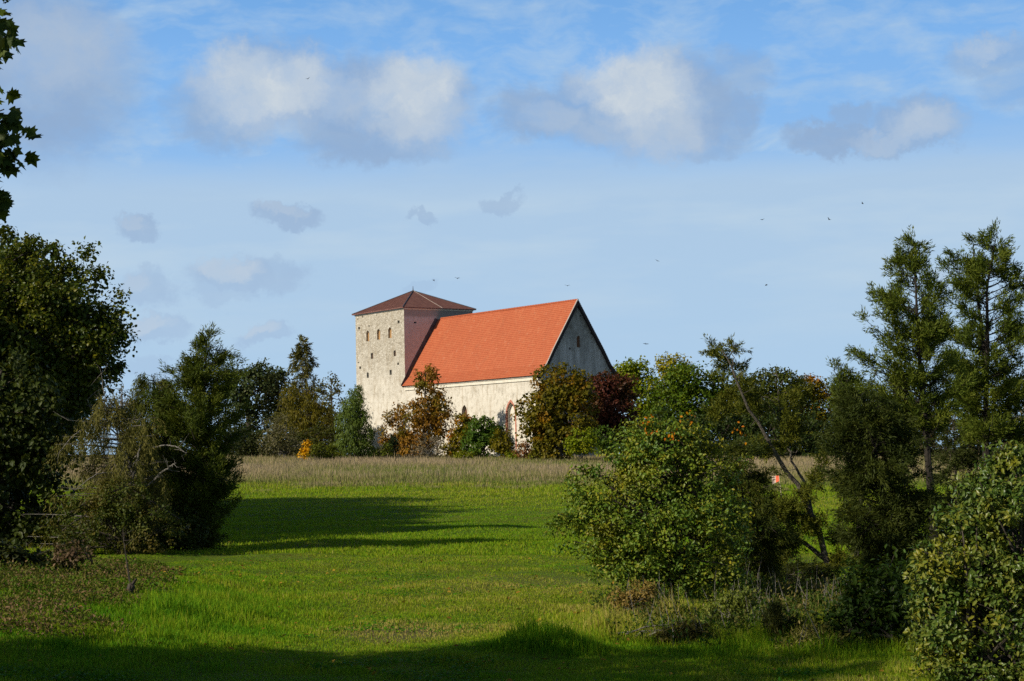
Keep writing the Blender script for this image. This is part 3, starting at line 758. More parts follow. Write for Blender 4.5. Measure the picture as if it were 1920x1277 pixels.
bl('grey_shrub', 'grey twiggy shrub in front of the olive larch', 'shrub', 226, 530,
   [(530,815,32,36),(512,835,24,28),(560,840,22,22)], [(.055,.055,.028),(.080,.075,.038),(.105,.095,.05)], n=130, per=20, seed=16, trunk=.12, stems=4, group='shrubs along the tall grass', leaf=.28, clump=.6, bark=BARK_GREY, parts=('stems','foliage'))
bl('golden_sapling', 'small bright golden yellow sapling at the edge of the tall grass', 'tree', 214, 572,
   [(573,840,7,12),(570,855,9,12),(577,832,5,8)], YELL, n=34, per=16, seed=17, trunk=.06, leaf=.24, clump=.42, group='shrubs along the tall grass')
bl('green_shrub', 'low green shrub directly right of the golden sapling', 'shrub', 216, 602,
   [(600,848,22,18),(622,850,14,15)], [(.04,.055,.01),(.07,.08,.014),(.11,.11,.02)], n=70, per=20, seed=18, trunk=.08, stems=3, leaf=.26, clump=.5, group='shrubs along the tall grass', parts=('stems','foliage'))
bl('birch_tree', 'green weeping birch standing against the lower left edge of the tower', 'tree', 222, 664,
   [(664,755,22,32),(655,790,26,40),(672,800,28,50),(650,835,28,30),(690,825,16,32),(668,735,12,18)], [(.040,.062,.016),(.065,.092,.022),(.098,.12,.032)], n=405, per=30, seed=19, trunk=.2, droop=.7, leaf=.36, ratio=.32, clump=.62, group='trees left of the church', bark=BARK_GREY)
bl('dark_shrub', 'low dark thicket shrub below the bluish tree', 'shrub', 236, 455,
   [(440,830,45,30),(480,835,40,28)], [(.014,.020,.008),(.026,.032,.010),(.04,.042,.014)], n=150, per=20, seed=20, trunk=.1, stems=4, leaf=.32, clump=.7, group='shrubs along the tall grass', parts=('stems','foliage'))
bl('dark_shrub', 'dark undergrowth shrub between the grey shrub and the birch, behind the golden sapling', 'shrub', 240, 605,
   [(600,825,40,30),(565,835,30,24)], [(.02,.026,.008),(.034,.040,.010),(.055,.055,.014)], n=120, per=20, seed=21, trunk=.1, stems=4, leaf=.32, clump=.7, group='shrubs along the tall grass', parts=('stems','foliage'))

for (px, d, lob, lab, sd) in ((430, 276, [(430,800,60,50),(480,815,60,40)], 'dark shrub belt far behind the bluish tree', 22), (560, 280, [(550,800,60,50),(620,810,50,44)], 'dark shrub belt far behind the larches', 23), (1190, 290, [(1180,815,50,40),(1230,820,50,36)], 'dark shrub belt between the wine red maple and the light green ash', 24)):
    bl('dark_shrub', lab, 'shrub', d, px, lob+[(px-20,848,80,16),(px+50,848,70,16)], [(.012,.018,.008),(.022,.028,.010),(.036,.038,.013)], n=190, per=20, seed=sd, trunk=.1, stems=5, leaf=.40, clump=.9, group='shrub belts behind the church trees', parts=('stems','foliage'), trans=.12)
# ------------------------------------------------------------------ trees in front of the church
bl('chestnut_tree', 'tall rusty brown horse chestnut in front of the red roof', 'tree', 243, 795,
   [(803,705,22,22),(800,735,32,28),(795,772,42,34),(790,805,42,34),(778,835,40,22),(826,770,18,40)], BROWN, n=270, per=26, seed=31, trunk=.3, leaf=.46, ratio=.5, clump=.80, group='trees in front of the church', shell=.5, patch=(.085,.085,.016), pscale=.35, pamt=.75, droop=.35)
bl('chestnut_tree', 'smaller rusty chestnut with thin crown against the white tower base', 'tree', 245, 752,
   [(745,772,24,20),(738,805,24,26),(755,830,24,24),(730,826,14,14)], BROWN, n=105, per=22, seed=32, trunk=.2, leaf=.42, ratio=.5, clump=.72, group='trees in front of the church', patch=(.10,.085,.016), pscale=.35, pamt=.7, droop=.35)
cf('young_spruce', 'small dark pointed spruce in front of the tower base', 'tree', 233, 735, [(736,872),(735,838),(733,822)],
   [(822,731,735),(835,728,739),(850,726,744),(864,724,748)], [(.010,.018,.009),(.018,.028,.012),(.028,.038,.015)], nbr=70, tw=5, sp=9, spray=.32, swid=.10, rise=-.1, seed=33, gap=0, r0=.1, group='trees in front of the church', twl=(.25,.5))
bl('dark_shrub', 'small blackish bush at the white foot of the tower', 'shrub', 236, 708,
   [(704,846,12,8),(718,848,12,8)], [(.010,.016,.008),(.018,.026,.010),(.03,.036,.012)], n=46, per=18, seed=34, trunk=.06, stems=3, leaf=.28, clump=.45, group='shrubs along the tall grass', parts=('stems','foliage'))
bl('olive_shrub', 'low yellowish olive shrub just left of the small spruce', 'shrub', 228, 712,
   [(712,856,26,12),(690,862,20,8),(724,845,10,12)], OLIVE, n=80, per=18, seed=35, trunk=.06, stems=4, leaf=.26, clump=.5, group='shrubs along the tall grass', parts=('stems','foliage'))
bl('bare_shrub', 'greyish half bare shrub under the tall chestnut', 'shrub', 231, 812,
   [(808,838,34,22),(790,852,30,14)], [(.10,.085,.055),(.14,.115,.075),(.12,.09,.05)], n=70, per=12, seed=36, trunk=.1, stems=6, leaf=.24, clump=.6, group='shrubs along the tall grass', bark=BARK_GREY, dead=16, parts=('stems','foliage'))
bl('autumn_tree', 'small orange and green tree below the first pointed window', 'tree', 234, 868,
   [(868,795,16,20),(862,825,24,22),(850,845,20,18),(878,812,14,16)], [(.10,.065,.012),(.12,.10,.016),(.08,.09,.014)], n=125, per=24, seed=37, trunk=.14, leaf=.36, clump=.6, group='trees in front of the church', patch=(.27,.105,.012), pscale=.45, pamt=.9)
bl('round_tree', 'round fresh green tree left of the brick edged window', 'tree', 231, 908,
   [(905,808,32,26),(905,835,36,26),(925,815,20,20)], [(.028,.055,.012),(.05,.085,.017),(.08,.115,.022)], n=170, per=26, seed=38, trunk=.16, leaf=.36, clump=.62, group='trees in front of the church')
bl('olive_shrub', 'brownish olive shrub on the right shoulder of the round green tree', 'shrub', 226, 940,
   [(940,830,18,22),(950,848,16,14)], [(.06,.055,.010),(.10,.085,.014),(.12,.10,.018)], n=75, per=22, seed=39, trunk=.08, stems=3, leaf=.32, clump=.55, group='shrubs along the tall grass', parts=('stems','foliage'))
bl('yellow_green_shrub', 'little yellow green shrub under the brick edged window', 'shrub', 219, 962,
   [(962,857,12,11)], LIME, n=30, per=20, seed=40, trunk=.05, stems=3, leaf=.24, clump=.42, group='shrubs along the tall grass', parts=('stems','foliage'))
bl('yellow_green_shrub', 'low yellow green shrub below the orange and green tree', 'shrub', 220, 872,
   [(870,856,18,10)], [(.07,.085,.012),(.11,.12,.016),(.15,.14,.02)], n=36, per=20, seed=41, trunk=.05, stems=3, leaf=.24, clump=.42, group='shrubs along the tall grass', parts=('stems','foliage'))
bl('red_shrub', 'reddish brown shrub at the foot of the big maple', 'shrub', 217, 988,
   [(985,845,20,16),(1000,850,14,12)], [(.10,.045,.022),(.15,.07,.032),(.12,.085,.03)], n=60, per=20, seed=42, trunk=.06, stems=4, leaf=.26, clump=.5, group='shrubs along the tall grass', parts=('stems','foliage'))
bl('green_shrub', 'upright olive green shrub between the red shrub and the maple trunk', 'shrub', 213, 1020,
   [(1020,828,22,26),(1012,848,20,14)], [(.055,.065,.012),(.095,.10,.016),(.14,.13,.022)], n=75, per=22, seed=43, trunk=.08, stems=3, leaf=.28, clump=.55, group='shrubs along the tall grass', parts=('stems','foliage'))
bl('maple_tree', 'large bronze green maple covering the corner of the nave', 'tree', 212, 1052,
   [(1045,722,48,38),(1030,765,56,38),(1060,790,64,44),(1010,800,32,34),(1080,735,34,36),(1050,835,50,22)], [(.045,.045,.010),(.085,.075,.014),(.13,.095,.02)], n=430, per=28, seed=44, trunk=.35, leaf=.42, clump=.85, group='trees in front of the church', shell=.45, patch=(.17,.085,.014), pscale=.35, pamt=.7)
bl('red_maple_tree', 'dark wine red maple right of the bronze green maple', 'tree', 219, 1142,
   [(1135,728,44,32),(1150,765,48,40),(1120,800,44,36),(1160,810,34,34),(1165,730,24,24)], WINE, n=405, per=28, seed=45, trunk=.32, leaf=.42, clump=.85, group='trees in front of the church', shell=.45, patch=(.055,.035,.012), pscale=.3, pamt=.7, trans=.18)
bl('yellow_green_shrub', 'bright yellow green round shrub in front of the wine red maple', 'shrub', 196, 1092,
   [(1090,825,24,22),(1075,838,16,14),(1104,838,14,14)], LIME, n=100, per=24, seed=46, trunk=.08, stems=3, leaf=.26, clump=.5, group='shrubs along the tall grass', parts=('stems','foliage'))
bl('green_shrub', 'mid green shrub touching the bright yellow green one on its right', 'shrub', 199, 1132,
   [(1130,822,20,22),(1140,840,16,16)], MIDG, n=80, per=22, seed=47, trunk=.08, stems=3, leaf=.26, clump=.5, group='shrubs along the tall grass', parts=('stems','foliage'))

# ------------------------------------------------------------------ wood to the right of the church
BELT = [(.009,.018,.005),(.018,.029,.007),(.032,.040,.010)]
RG = 'trees right of the church'
bl('ash_tree', 'light green ash rising directly right of the gable', 'tree', 292, 1205, [(1195,705,38,32),(1200,745,42,42),(1172,700,22,18),(1210,800,44,50)], LIME, n=362, per=22, seed=51, trunk=.4, leaf=.45, clump=1.1, group=RG, shell=.4)
bl('ash_tree', 'pale yellowing ash, highest crown of the right-hand wood', 'tree', 300, 1265, [(1262,690,34,24),(1268,720,40,34),(1250,770,40,50)], [(.13,.13,.02),(.20,.18,.03),(.25,.21,.04)], n=275, per=20, seed=52, trunk=.4, leaf=.45, clump=1.1, group=RG, shell=.4)
bl('green_tree', 'full green tree in front of the pale ash', 'tree', 276, 1290, [(1285,712,42,34),(1260,750,48,40),(1310,760,40,44),(1280,800,60,50)], [(.030,.058,.010),(.060,.092,.014),(.105,.13,.020)], n=464, per=22, seed=53, trunk=.4, leaf=.45, clump=1.1, group=RG, shell=.4)
bl('olive_tree_crown', 'olive brown tree behind the top of the leaning juniper', 'tree', 280, 1360, [(1355,725,40,34),(1370,770,48,48),(1340,800,40,44)], OLIVE, n=333, per=22, seed=54, trunk=.4, leaf=.45, clump=1.1, group=RG, shell=.4).name = 'broad_tree'
bl('oak_tree', 'dark domed oak rising above the middle of the right-hand wood', 'tree', 268, 1455, [(1452,722,50,34),(1440,765,62,42),(1480,775,50,44),(1460,815,70,40)], [(.024,.034,.009),(.042,.052,.012),(.065,.07,.016)], n=493, per=24, seed=55, trunk=.5, leaf=.45, clump=1.1, group=RG, shell=.45)
bl('oak_tree', 'dark oak in the gap between the olive brown tree and the domed oak', 'tree', 276, 1405, [(1405,745,30,34),(1400,790,40,48)], DKG, n=232, per=22, seed=56, trunk=.4, leaf=.45, clump=1.0, group=RG, shell=.45)
bl('rowan_tree', 'tree with orange tinted top right of the domed oak', 'tree', 270, 1532, [(1522,728,30,26),(1535,765,40,40),(1520,805,44,44)], [(.055,.050,.010),(.095,.075,.013),(.10,.09,.016)], n=304, per=22, seed=57, trunk=.35, leaf=.42, clump=1.0, group=RG, shell=.45, patch=(.22,.09,.012), pscale=.3, pamt=.8)
bl('ash_tree', 'green tree half hidden behind the dark juniper tops', 'tree', 274, 1600, [(1590,730,34,32),(1610,775,44,44),(1590,810,40,40)], OLIVE, n=290, per=22, seed=58, trunk=.35, leaf=.42, clump=1.0, group=RG, shell=.45)
bl('rowan_tree', 'orange flecked tree seen between the trunks of the tall junipers', 'tree', 272, 1700, [(1690,765,44,30),(1720,800,50,40),(1670,800,40,40)], [(.045,.040,.010),(.075,.060,.012),(.12,.08,.014)], n=275, per=22, seed=59, trunk=.35, leaf=.42, clump=1.0, group=RG, shell=.45, patch=(.26,.11,.012), pscale=.3, pamt=.5)
bl('bare_tree', 'brownish thinning tree low behind the right tall juniper', 'tree', 268, 1835, [(1815,790,44,36),(1860,800,48,36),(1900,805,40,34)], [(.07,.058,.032),(.10,.085,.045),(.085,.08,.03)], n=190, per=18, seed=60, trunk=.3, leaf=.38, clump=.95, group=RG, dead=16, bark=BARK_GREY)
bl('bare_tree', 'brownish thinning tree at the far right edge of the wood', 'tree', 262, 1950, [(1945,780,50,44),(1980,800,60,50)], [(.07,.058,.032),(.10,.085,.045),(.085,.08,.03)], n=150, per=18, seed=61, trunk=.3, leaf=.38, clump=.95, group=RG, dead=10, bark=BARK_GREY)
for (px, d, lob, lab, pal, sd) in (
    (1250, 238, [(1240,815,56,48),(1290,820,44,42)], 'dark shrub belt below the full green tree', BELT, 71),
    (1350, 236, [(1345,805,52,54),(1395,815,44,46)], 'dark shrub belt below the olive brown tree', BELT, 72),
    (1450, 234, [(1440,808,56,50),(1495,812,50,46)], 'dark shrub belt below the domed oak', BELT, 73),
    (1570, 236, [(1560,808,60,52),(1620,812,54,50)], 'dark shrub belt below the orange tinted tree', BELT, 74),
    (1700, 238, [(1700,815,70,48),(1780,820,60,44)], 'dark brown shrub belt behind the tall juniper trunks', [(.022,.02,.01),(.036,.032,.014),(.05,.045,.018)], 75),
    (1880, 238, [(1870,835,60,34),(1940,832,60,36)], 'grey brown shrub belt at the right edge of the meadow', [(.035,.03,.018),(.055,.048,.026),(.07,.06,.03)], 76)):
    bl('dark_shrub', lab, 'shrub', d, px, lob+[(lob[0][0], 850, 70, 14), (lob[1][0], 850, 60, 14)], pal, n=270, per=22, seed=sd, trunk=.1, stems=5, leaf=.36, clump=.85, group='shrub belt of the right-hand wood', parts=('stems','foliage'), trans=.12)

# ------------------------------------------------------------------ the lawn's right side
bl('pear_bush', 'broad yellowing fruit bush on the lawn with a few orange leaf tufts at its top', 'bush', 26.0, 1242,
   [(1240,870,105,70),(1240,845,90,60),(1200,860,50,50),(1300,850,42,45),(1232,762,7,14),(1302,775,7,14),(1195,805,9,12),(1392,858,9,10),(1345,835,8,12),(1130,850,9,10),(1075,900,10,14),(1225,950,125,80),(1180,985,110,60),(1270,1000,120,75),(1255,830,60,45),(1238,815,45,38),(1330,900,60,70),(1120,1010,72,38),(1225,1055,95,38),(1360,985,50,70),(1100,965,45,30),(1215,800,16,24),(1300,805,12,26),(1180,1070,60,30),(1290,1070,70,34),(1370,1060,40,40),(1110,880,26,20),(1065,985,40,22),(1035,990,24,12),(1085,930,36,26),(1150,1050,50,34),(1250,1095,80,22),(1330,1085,60,26)],
   leaf_mat('pear_leaf', [(.036,.070,.016), (.068,.112,.024), (.115,.148,.030), (.20,.175,.035)], .25, .42, .45, (.15,.12,.022), 1.1, .4), n=980, per=34, leaf=.056, ratio=.62, clump=.17, tmpl=LEAF4, trunk=.07, seed=81, stems=3, shell=.30, nb=150, depth=.9)
def orange_tufts(root):
    rs = np.random.default_rng(97); c = np.array([P(x, y, 26+dd) for x, y, dd in ((1217,787,-.2),(1222,805,-.5),(1265,818,-.5),(1293,785,-.1),(1383,812,-.2))])
    q = np.repeat(np.arange(len(c)), 11); n = len(q); pos = c[q]+rs.normal(0, .055, (n, 3))
    V, Fc, R_ = leaves_mesh(LEAF4, pos, norm(rv(rs, n)+np.array([0, 0, -.3])), norm(rv(rs, n)+np.array([-.3, -.5, .4])), .055*rs.uniform(.7, 1.2, n), .034, rs.random(n))
    o = mesh_np('orange_leaves', V, Fc, leaf_mat('turned_leaf', [(.20,.06,.012),(.28,.10,.016),(.30,.15,.03)], .25, .5, .2), {'rnd': R_}, root, np.array(root.location)); o['label'] = 'orange tufts of leaves that turned early'
orange_tufts([o for o in col.objects if o.get('category') == 'bush' and 'orange leaf tufts' in o.get('label', '')][0])
cf('juniper_bush', 'dark drooping juniper pressed against the right side of the fruit bush', 'bush', 29.0, 1400, [(1415,1120),(1400,1000),(1385,860)],
   [(825,1375,1400),(870,1345,1425),(930,1325,1450),(985,1320,1478),(1040,1325,1470),(1085,1345,1440),(1110,1370,1420)], [(.015,.023,.006),(.030,.039,.009),(.060,.060,.014)], nbr=150, tw=11, sp=26, spray=.085, swid=.020, rise=.25, droop=.35, r0=.06, seed=82, twl=(.10,.26), sag=.05)
# the leaning juniper: tall bare stems, tufts of foliage at the ends
def leaning_juniper():
    d = 35.; rs = np.random.default_rng(83); g = G(1556, d); g[2] -= .05
    root = empty('leaning_juniper', g, 'half dead juniper leaning left with bare grey stems and a tufted tip', 'tree')
    mb = MB(); A = lambda L: np.array([P(x, y, d+dd) for x, y, dd in L])
    def st(L, r0, r1, s=7):
        a = A(L); t = np.linspace(0, 1, len(a)); T = np.linspace(0, 1, 16)
        a = np.stack([np.interp(T, t, a[:, i]) for i in range(3)], 1); a[1:-1] += rs.normal(0, .014, (14, 3))+np.cumsum(rs.normal(0, .016, (14, 3)), 0)*np.sin(np.linspace(0, pi, 14))[:, None]
        mb.tube(a, np.linspace(r0, r1, 16), s); return a
    s1 = st([(1557,1075,0),(1540,1010,0),(1518,955,0),(1494,905,0),(1462,862,-.2),(1432,808,-.3),(1402,765,-.4),(1382,722,-.5),(1368,680,-.5),(1352,655,-.5)], .066, .009)
    s2 = st([(1550,1050,0),(1525,1030,.1),(1490,1000,.3),(1460,970,.4),(1430,955,.4)], .055, .014)
    s3 = st([(1522,962,.1),(1508,900,.3),(1488,860,.3),(1470,815,.4),(1448,770,.4),(1425,738,.4)], .034, .007)
    s4 = st([(1475,830,.3),(1466,775,.3),(1458,720,.3),(1455,690,.3)], .02, .004)
    st([(1372,690,-.5),(1378,660,-.5),(1380,645,-.5)], .012, .004); st([(1382,715,-.5),(1392,702,-.5),(1386,690,-.5)], .010, .003)
    for k in range(34):
        s = (s1, s3, s2, s4)[rs.integers(4)]; p0 = s[rs.integers(4, 15)]; e = p0+norm(rs.normal(0, 1, 3)*np.array([1, .8, .6])+np.array([.2, 0, .2]))*rs.uniform(.15, .55)
        mb.tube([p0, (p0+e)/2+rs.normal(0, .03, 3), e], [.010, .007, .002], 3, cap=False)
    for (x0,y0,x1,y1) in ((1462,770,1500,745),(1462,758,1440,735),(1460,800,1505,775),(1385,850,1440,820),(1540,1010,1590,1000),(1545,1035,1600,1060)):
        mb.tube([P(x0,y0,d+.2), (P(x0,y0,d+.2)+P(x1,y1,d+.2))/2+rs.normal(0,.03,3), P(x1,y1,d+.2)], [.012,.008,.003], 4, cap=False)
    mb.build('trunk', BARK_MID, root, g)
    tufts = [(1470,960,46,26),(1525,990,26,20),(1490,1095,74,26),(1565,1125,44,26),(1420,1000,40,34),(1450,1040,40,22),(1590,900,28,26),(1600,960,26,20),(1575,1010,24,16),(1345,655,16,10),(1372,652,14,12),(1360,675,16,12),(1340,668,10,8),(1388,690,10,12),(1352,690,12,8),(1392,725,22,16),(1370,745,20,14),(1415,745,18,14),(1360,765,24,14),(1340,780,20,12),(1430,770,16,14),
             (1480,755,20,20),(1475,790,18,14),(1505,740,10,18),(1420,838,26,12),(1440,850,20,14),(1485,820,16,20),(1470,838,16,12),(1500,800,12,14),(1400,770,16,12),
             (1470,960,34,16),(1440,975,30,16),(1500,975,20,14),(1480,1010,24,14),(1420,950,24,14),(1510,930,14,18),(1530,900,14,20),(1545,865,12,14),
             (1500,1090,50,18),(1450,1085,40,18),(1540,1100,40,22),(1480,1120,50,16),(1580,1050,18,14)]
    pos, ax, rn = [], [], []
    for (x, y, rx, ry) in tufts:
        nn = int(6+rx*ry*(.10 if y > 880 else .065))
        cc = P(x, y, d+rs.normal(0, .25)); sc = d/FPX
        for k in range(nn):
            c = cc+rv(rs, 1)[0]*rs.random()**.5*np.array([rx*sc, (rx+ry)/2*sc, ry*sc]); dv = norm(rs.normal(0, 1, 3)+np.array([-.2, 0, .4])); l = rs.uniform(.10, .24)
            w = rs.random(30); pos.append(c+dv*(w*l)[:, None]+rs.normal(0, .028, (30, 3))); ax.append(norm(dv+rv(rs, 30)*.8)); rn.append(np.clip(rs.random()*.5+rs.random(30)*.5, 0, 1))
    pos = np.concatenate(pos); ax = np.concatenate(ax); n = len(pos)
    pos[:, 2] = np.maximum(pos[:, 2], gz(pos[:, 0], pos[:, 1])+.04)
    V, Fc, R = leaves_mesh(NEEDLE, pos, ax, norm(rv(rs, n)+np.array([0, 0, .4])), .085*rs.uniform(.6, 1.3, n), .018*rs.uniform(.7, 1.3, n), np.concatenate(rn))
    mesh_np('crown', V, Fc, leaf_mat('ochre_juniper_needles', JUNIO, .12, .6, .2), {'rnd': R}, root, g)
leaning_juniper()
cf('juniper_bush', 'creeping dark juniper around the foot of the leaning stems', 'bush', 30.5, 1510, [(1510,1150),(1500,1110),(1490,1075)],
   [(1068,1470,1530),(1085,1420,1600),(1105,1395,1640),(1130,1400,1650),(1150,1420,1640),(1165,1450,1610)], [(.010,.015,.004),(.020,.024,.006),(.036,.036,.010)], nbr=150, tw=10, sp=22, spray=.09, swid=.022, rise=.1, droop=.15, r0=.05, seed=96, twl=(.10,.28))
cf('juniper_tree', 'tall juniper with loose pointed crown, left of the two against the sky', 'tree', 33.0, 1752, [(1756,1080),(1748,930),(1738,800),(1728,680),(1722,560),(1716,452)],
   [(450,1708,1717),(470,1702,1736),(490,1688,1745),(510,1655,1750),(545,1640,1768),(585,1618,1766),(625,1616,1772),(670,1598,1775),(700,1615,1782),(735,1622,1790),(765,1640,1795),(800,1668,1790)],
   JUNI, nbr=160, tw=11, sp=26, spray=.105, swid=.026, rise=.55, r0=.085, seed=84, group='tall junipers at the right', gap=.16, inner=.35, bark=BARK_DARK, twl=(.12,.34))
cf('juniper_tree', 'tall juniper with forked top at the right edge, tallest against the sky', 'tree', 36.0, 1848, [(1846,1060),(1848,900),(1850,780),(1852,650),(1850,540),(1870,436)],
   [(434,1864,1876),(452,1830,1890),(474,1804,1898),(500,1790,1898),(540,1782,1915),(590,1778,1945),(640,1776,1955),(690,1772,1960),(740,1790,1960),(790,1795,1965),(840,1800,1965)],
   JUNI, nbr=195, tw=11, sp=26, spray=.11, swid=.027, rise=.5, r0=.095, seed=85, group='tall junipers at the right', gap=.16, inner=.35, bark=BARK_DARK, twl=(.12,.35),
   extra=[([(1849,700,0),(1838,600,.2),(1830,520,.2),(1824,456,.2)], .05, .01)])
cf('juniper_tree', 'low dark juniper spreading under the left tall juniper', 'tree', 31.0, 1660, [(1680,1120),(1665,980),(1640,850),(1612,740)],
   [(735,1590,1640),(775,1570,1690),(820,1555,1720),(880,1560,1730),(940,1570,1740),(1000,1590,1745),(1050,1610,1745),(1090,1625,1740)], [(.014,.021,.006),(.026,.034,.009),(.044,.05,.013)], nbr=260, tw=11, sp=24, spray=.10, swid=.026, rise=.3, r0=.09, seed=86, group='tall junipers at the right', gap=.15, droop=.2, bark=BARK_DARK, twl=(.12,.34))
cf('juniper_tree', 'bent juniper with curved tip behind the half dead leaning one', 'tree', 39.0, 1600, [(1640,1040),(1618,880),(1600,780),(1580,722),(1563,694)],
   [(692,1556,1572),(715,1558,1605),(745,1565,1640),(790,1575,1660),(850,1590,1670)], JUNI, nbr=95, tw=10, sp=22, spray=.10, swid=.026, rise=.5, r0=.06, seed=87, group='tall junipers at the right', gap=.2)
cf('juniper_tree', 'shaggy dark juniper filling the space below the right tall juniper', 'tree', 37.5, 1790, [(1800,1060),(1795,950),(1790,850),(1788,800)],
   [(800,1770,1805),(850,1745,1840),(900,1738,1870),(960,1735,1880),(1020,1735,1880)], [(.014,.020,.007),(.025,.032,.01),(.04,.045,.014)], nbr=150, tw=10, sp=22, spray=.10, swid=.027, rise=.3, r0=.07, seed=88, group='tall junipers at the right', gap=.25, droop=.2)
bl('pear_bush', 'large glossy leaved bush filling the lower right corner', 'bush', 15.6, 1870,
   [(1840,960,80,80),(1900,1000,110,130),(1800,1060,90,80),(1850,1150,130,120),(1780,1180,70,80),(1940,1150,110,150),(1830,1260,110,60),(1760,1090,40,50),(1870,890,36,40),(1905,870,40,36),(1920,1300,120,60)],
   leaf_mat('glossy_pear_leaf', PEAR, .22, .36, .5, (.20,.17,.03), 2.2, .45), n=580, per=46, leaf=.050, ratio=.52, clump=.115, tmpl=LEAF4, trunk=.06, seed=89, stems=5, shell=.32, nb=170, depth=.8, bark=BARK)
bl('shade_bush', 'shaded leafy bush between the dark juniper and the glossy bush', 'bush', 20.5, 1650,
   [(1640,1150,60,50),(1690,1110,44,70),(1590,1180,56,44),(1670,1200,50,30),(1560,1200,40,26),(1620,1100,40,40)], [(.010,.021,.005),(.019,.036,.007),(.034,.052,.011)], n=260, per=24, leaf=.08, ratio=.45, clump=.15, tmpl=LEAF4, trunk=.03, seed=90, stems=6, parts=('stems','foliage'))
bl('bramble_bush', 'dark brownish bramble mound on the lawn below the fruit bush trunk', 'bush', 21.2, 1290,
   [(1290,1195,42,28),(1260,1205,34,22),(1320,1210,26,20)], [(.03,.028,.010),(.055,.05,.014),(.10,.085,.025)], n=150, per=22, leaf=.045, ratio=.6, clump=.10, tmpl=LEAF4, trunk=.02, seed=91, stems=8, parts=('stems','foliage'), dead=6, nb=60)
bl('rose_bush', 'airy pale green bush with arching stems right of the fruit bush trunk', 'bush', 22.5, 1370,
   [(1365,1150,50,32),(1400,1165,40,36),(1345,1175,40,26),(1385,1120,34,14)], [(.05,.07,.018),(.085,.105,.026),(.13,.135,.04)], n=190, per=18, leaf=.045, ratio=.6, clump=.12, tmpl=LEAF4, trunk=.02, seed=92, stems=8, parts=('stems','foliage'), dead=10, nb=70, bark=BARK_GREY)
cf('juniper_sapling', 'little dark juniper sapling at the edge of the foreground shade', 'tree', 20.8, 1445, [(1450,1232),(1448,1190),(1440,1140)],
   [(1140,1430,1448),(1160,1422,1500),(1185,1425,1500),(1205,1432,1480),(1218,1440,1465)], [(.014,.02,.006),(.026,.032,.009),(.045,.045,.012)], nbr=46, tw=8, sp=20, spray=.06, swid=.015, rise=.3, r0=.02, seed=93, twl=(.05,.12))
bl('weed_clump', 'dry yellowish weed clump beside the little juniper sapling', 'plant', 20.3, 1525,
   [(1525,1195,40,22),(1560,1205,34,18),(1490,1215,34,12)], [(.08,.085,.022),(.13,.125,.04),(.20,.16,.07)], n=100, per=16, leaf=.06, ratio=.3, clump=.12, tmpl=LEAF4, trunk=.015, seed=94, stems=8, parts=('stems','foliage'), bark=BARK_GREY, nb=40)
bl('weed_clump', 'rusty weed clump left of the fruit bush trunk', 'plant', 24.0, 1190,
   [(1185,1130,30,18),(1205,1110,22,22),(1160,1120,20,12)], [(.10,.085,.028),(.16,.11,.04),(.17,.14,.05)], n=90, per=16, leaf=.05, ratio=.45, clump=.11, tmpl=LEAF4, trunk=.015, seed=95, stems=8, parts=('stems','foliage'), bark=BARK_GREY, nb=40)

# ------------------------------------------------------------------ the lawn's left side
bl('aspen_tree', 'big broad tree at the left edge, sunlit only on its round leaved top', 'tree', 48, -60,
   [(30,540,95,80),(100,560,80,75),(150,600,60,60),(60,640,120,90),(180,640,42,55),(20,720,120,90),(110,720,95,70),(-60,620,120,130),(40,470,40,30),(130,510,34,30),(205,600,26,24),(170,700,50,50),(60,830,110,90),(238,592,10,10),(232,640,14,16),(160,472,12,12),(100,468,14,12),(222,560,12,12),(5,440,16,12),(190,520,14,14),(225,690,16,20)],
   leaf_mat('aspen_leaf', [(.018,.030,.006),(.034,.050,.009),(.062,.072,.013),(.12,.11,.020)], .25, .4, .4), n=680, per=54, leaf=.105, ratio=.8, clump=.38, tmpl=LEAF4, trunk=.22, seed=101, shell=.35, nb=120, group='trees left of the lawn')
bl('hazel_tree', 'dark shaded tree with low hanging boughs at the lower left', 'tree', 43.5, -70,
   [(20,760,90,110),(40,900,90,110),(10,990,110,60),(90,1000,40,40),(-60,860,110,160),(70,800,50,70)],
   leaf_mat('hazel_leaf', [(.014,.022,.006),(.026,.036,.009),(.042,.05,.013)], .18, .5, .3), n=360, per=34, leaf=.14, ratio=.8, clump=.36, tmpl=LEAF4, trunk=.16, seed=102, shell=.35, nb=90, group='trees left of the lawn', droop=.2)
cf('juniper_tree', 'tall green juniper at the left, feathery tip above the far trees', 'tree', 42.0, 372, [(372,1035),(372,930),(376,820),(385,720),(388,640)],
   [(628,384,393),(645,374,405),(660,360,420),(680,340,432),(700,312,438),(740,280,436),(790,270,430),(840,270,432),(880,280,440),(930,290,430),(970,295,420),(1010,310,410),(1030,330,395)],
   [(.024,.036,.009),(.045,.060,.013),(.080,.085,.018)], nbr=300, tw=11, sp=26, spray=.115, swid=.028, rise=.5, r0=.10, seed=103, group='junipers left of the lawn', gap=.1, inner=.25, twl=(.14,.4))
cf('juniper_tree', 'juniper with blunt rounded top between the aspen and the tall green juniper', 'tree', 43.0, 290, [(300,1035),(296,900),(290,780),(285,705)],
   [(700,265,305),(720,250,325),(760,240,345),(810,238,345),(870,235,345),(930,240,340),(980,250,330)], [(.026,.034,.009),(.050,.058,.014),(.085,.085,.020)], nbr=210, tw=10, sp=26, spray=.115, swid=.026, rise=.2, droop=.75, r0=.08, seed=104, group='junipers left of the lawn', gap=.15, sag=.1, twl=(.14,.36))
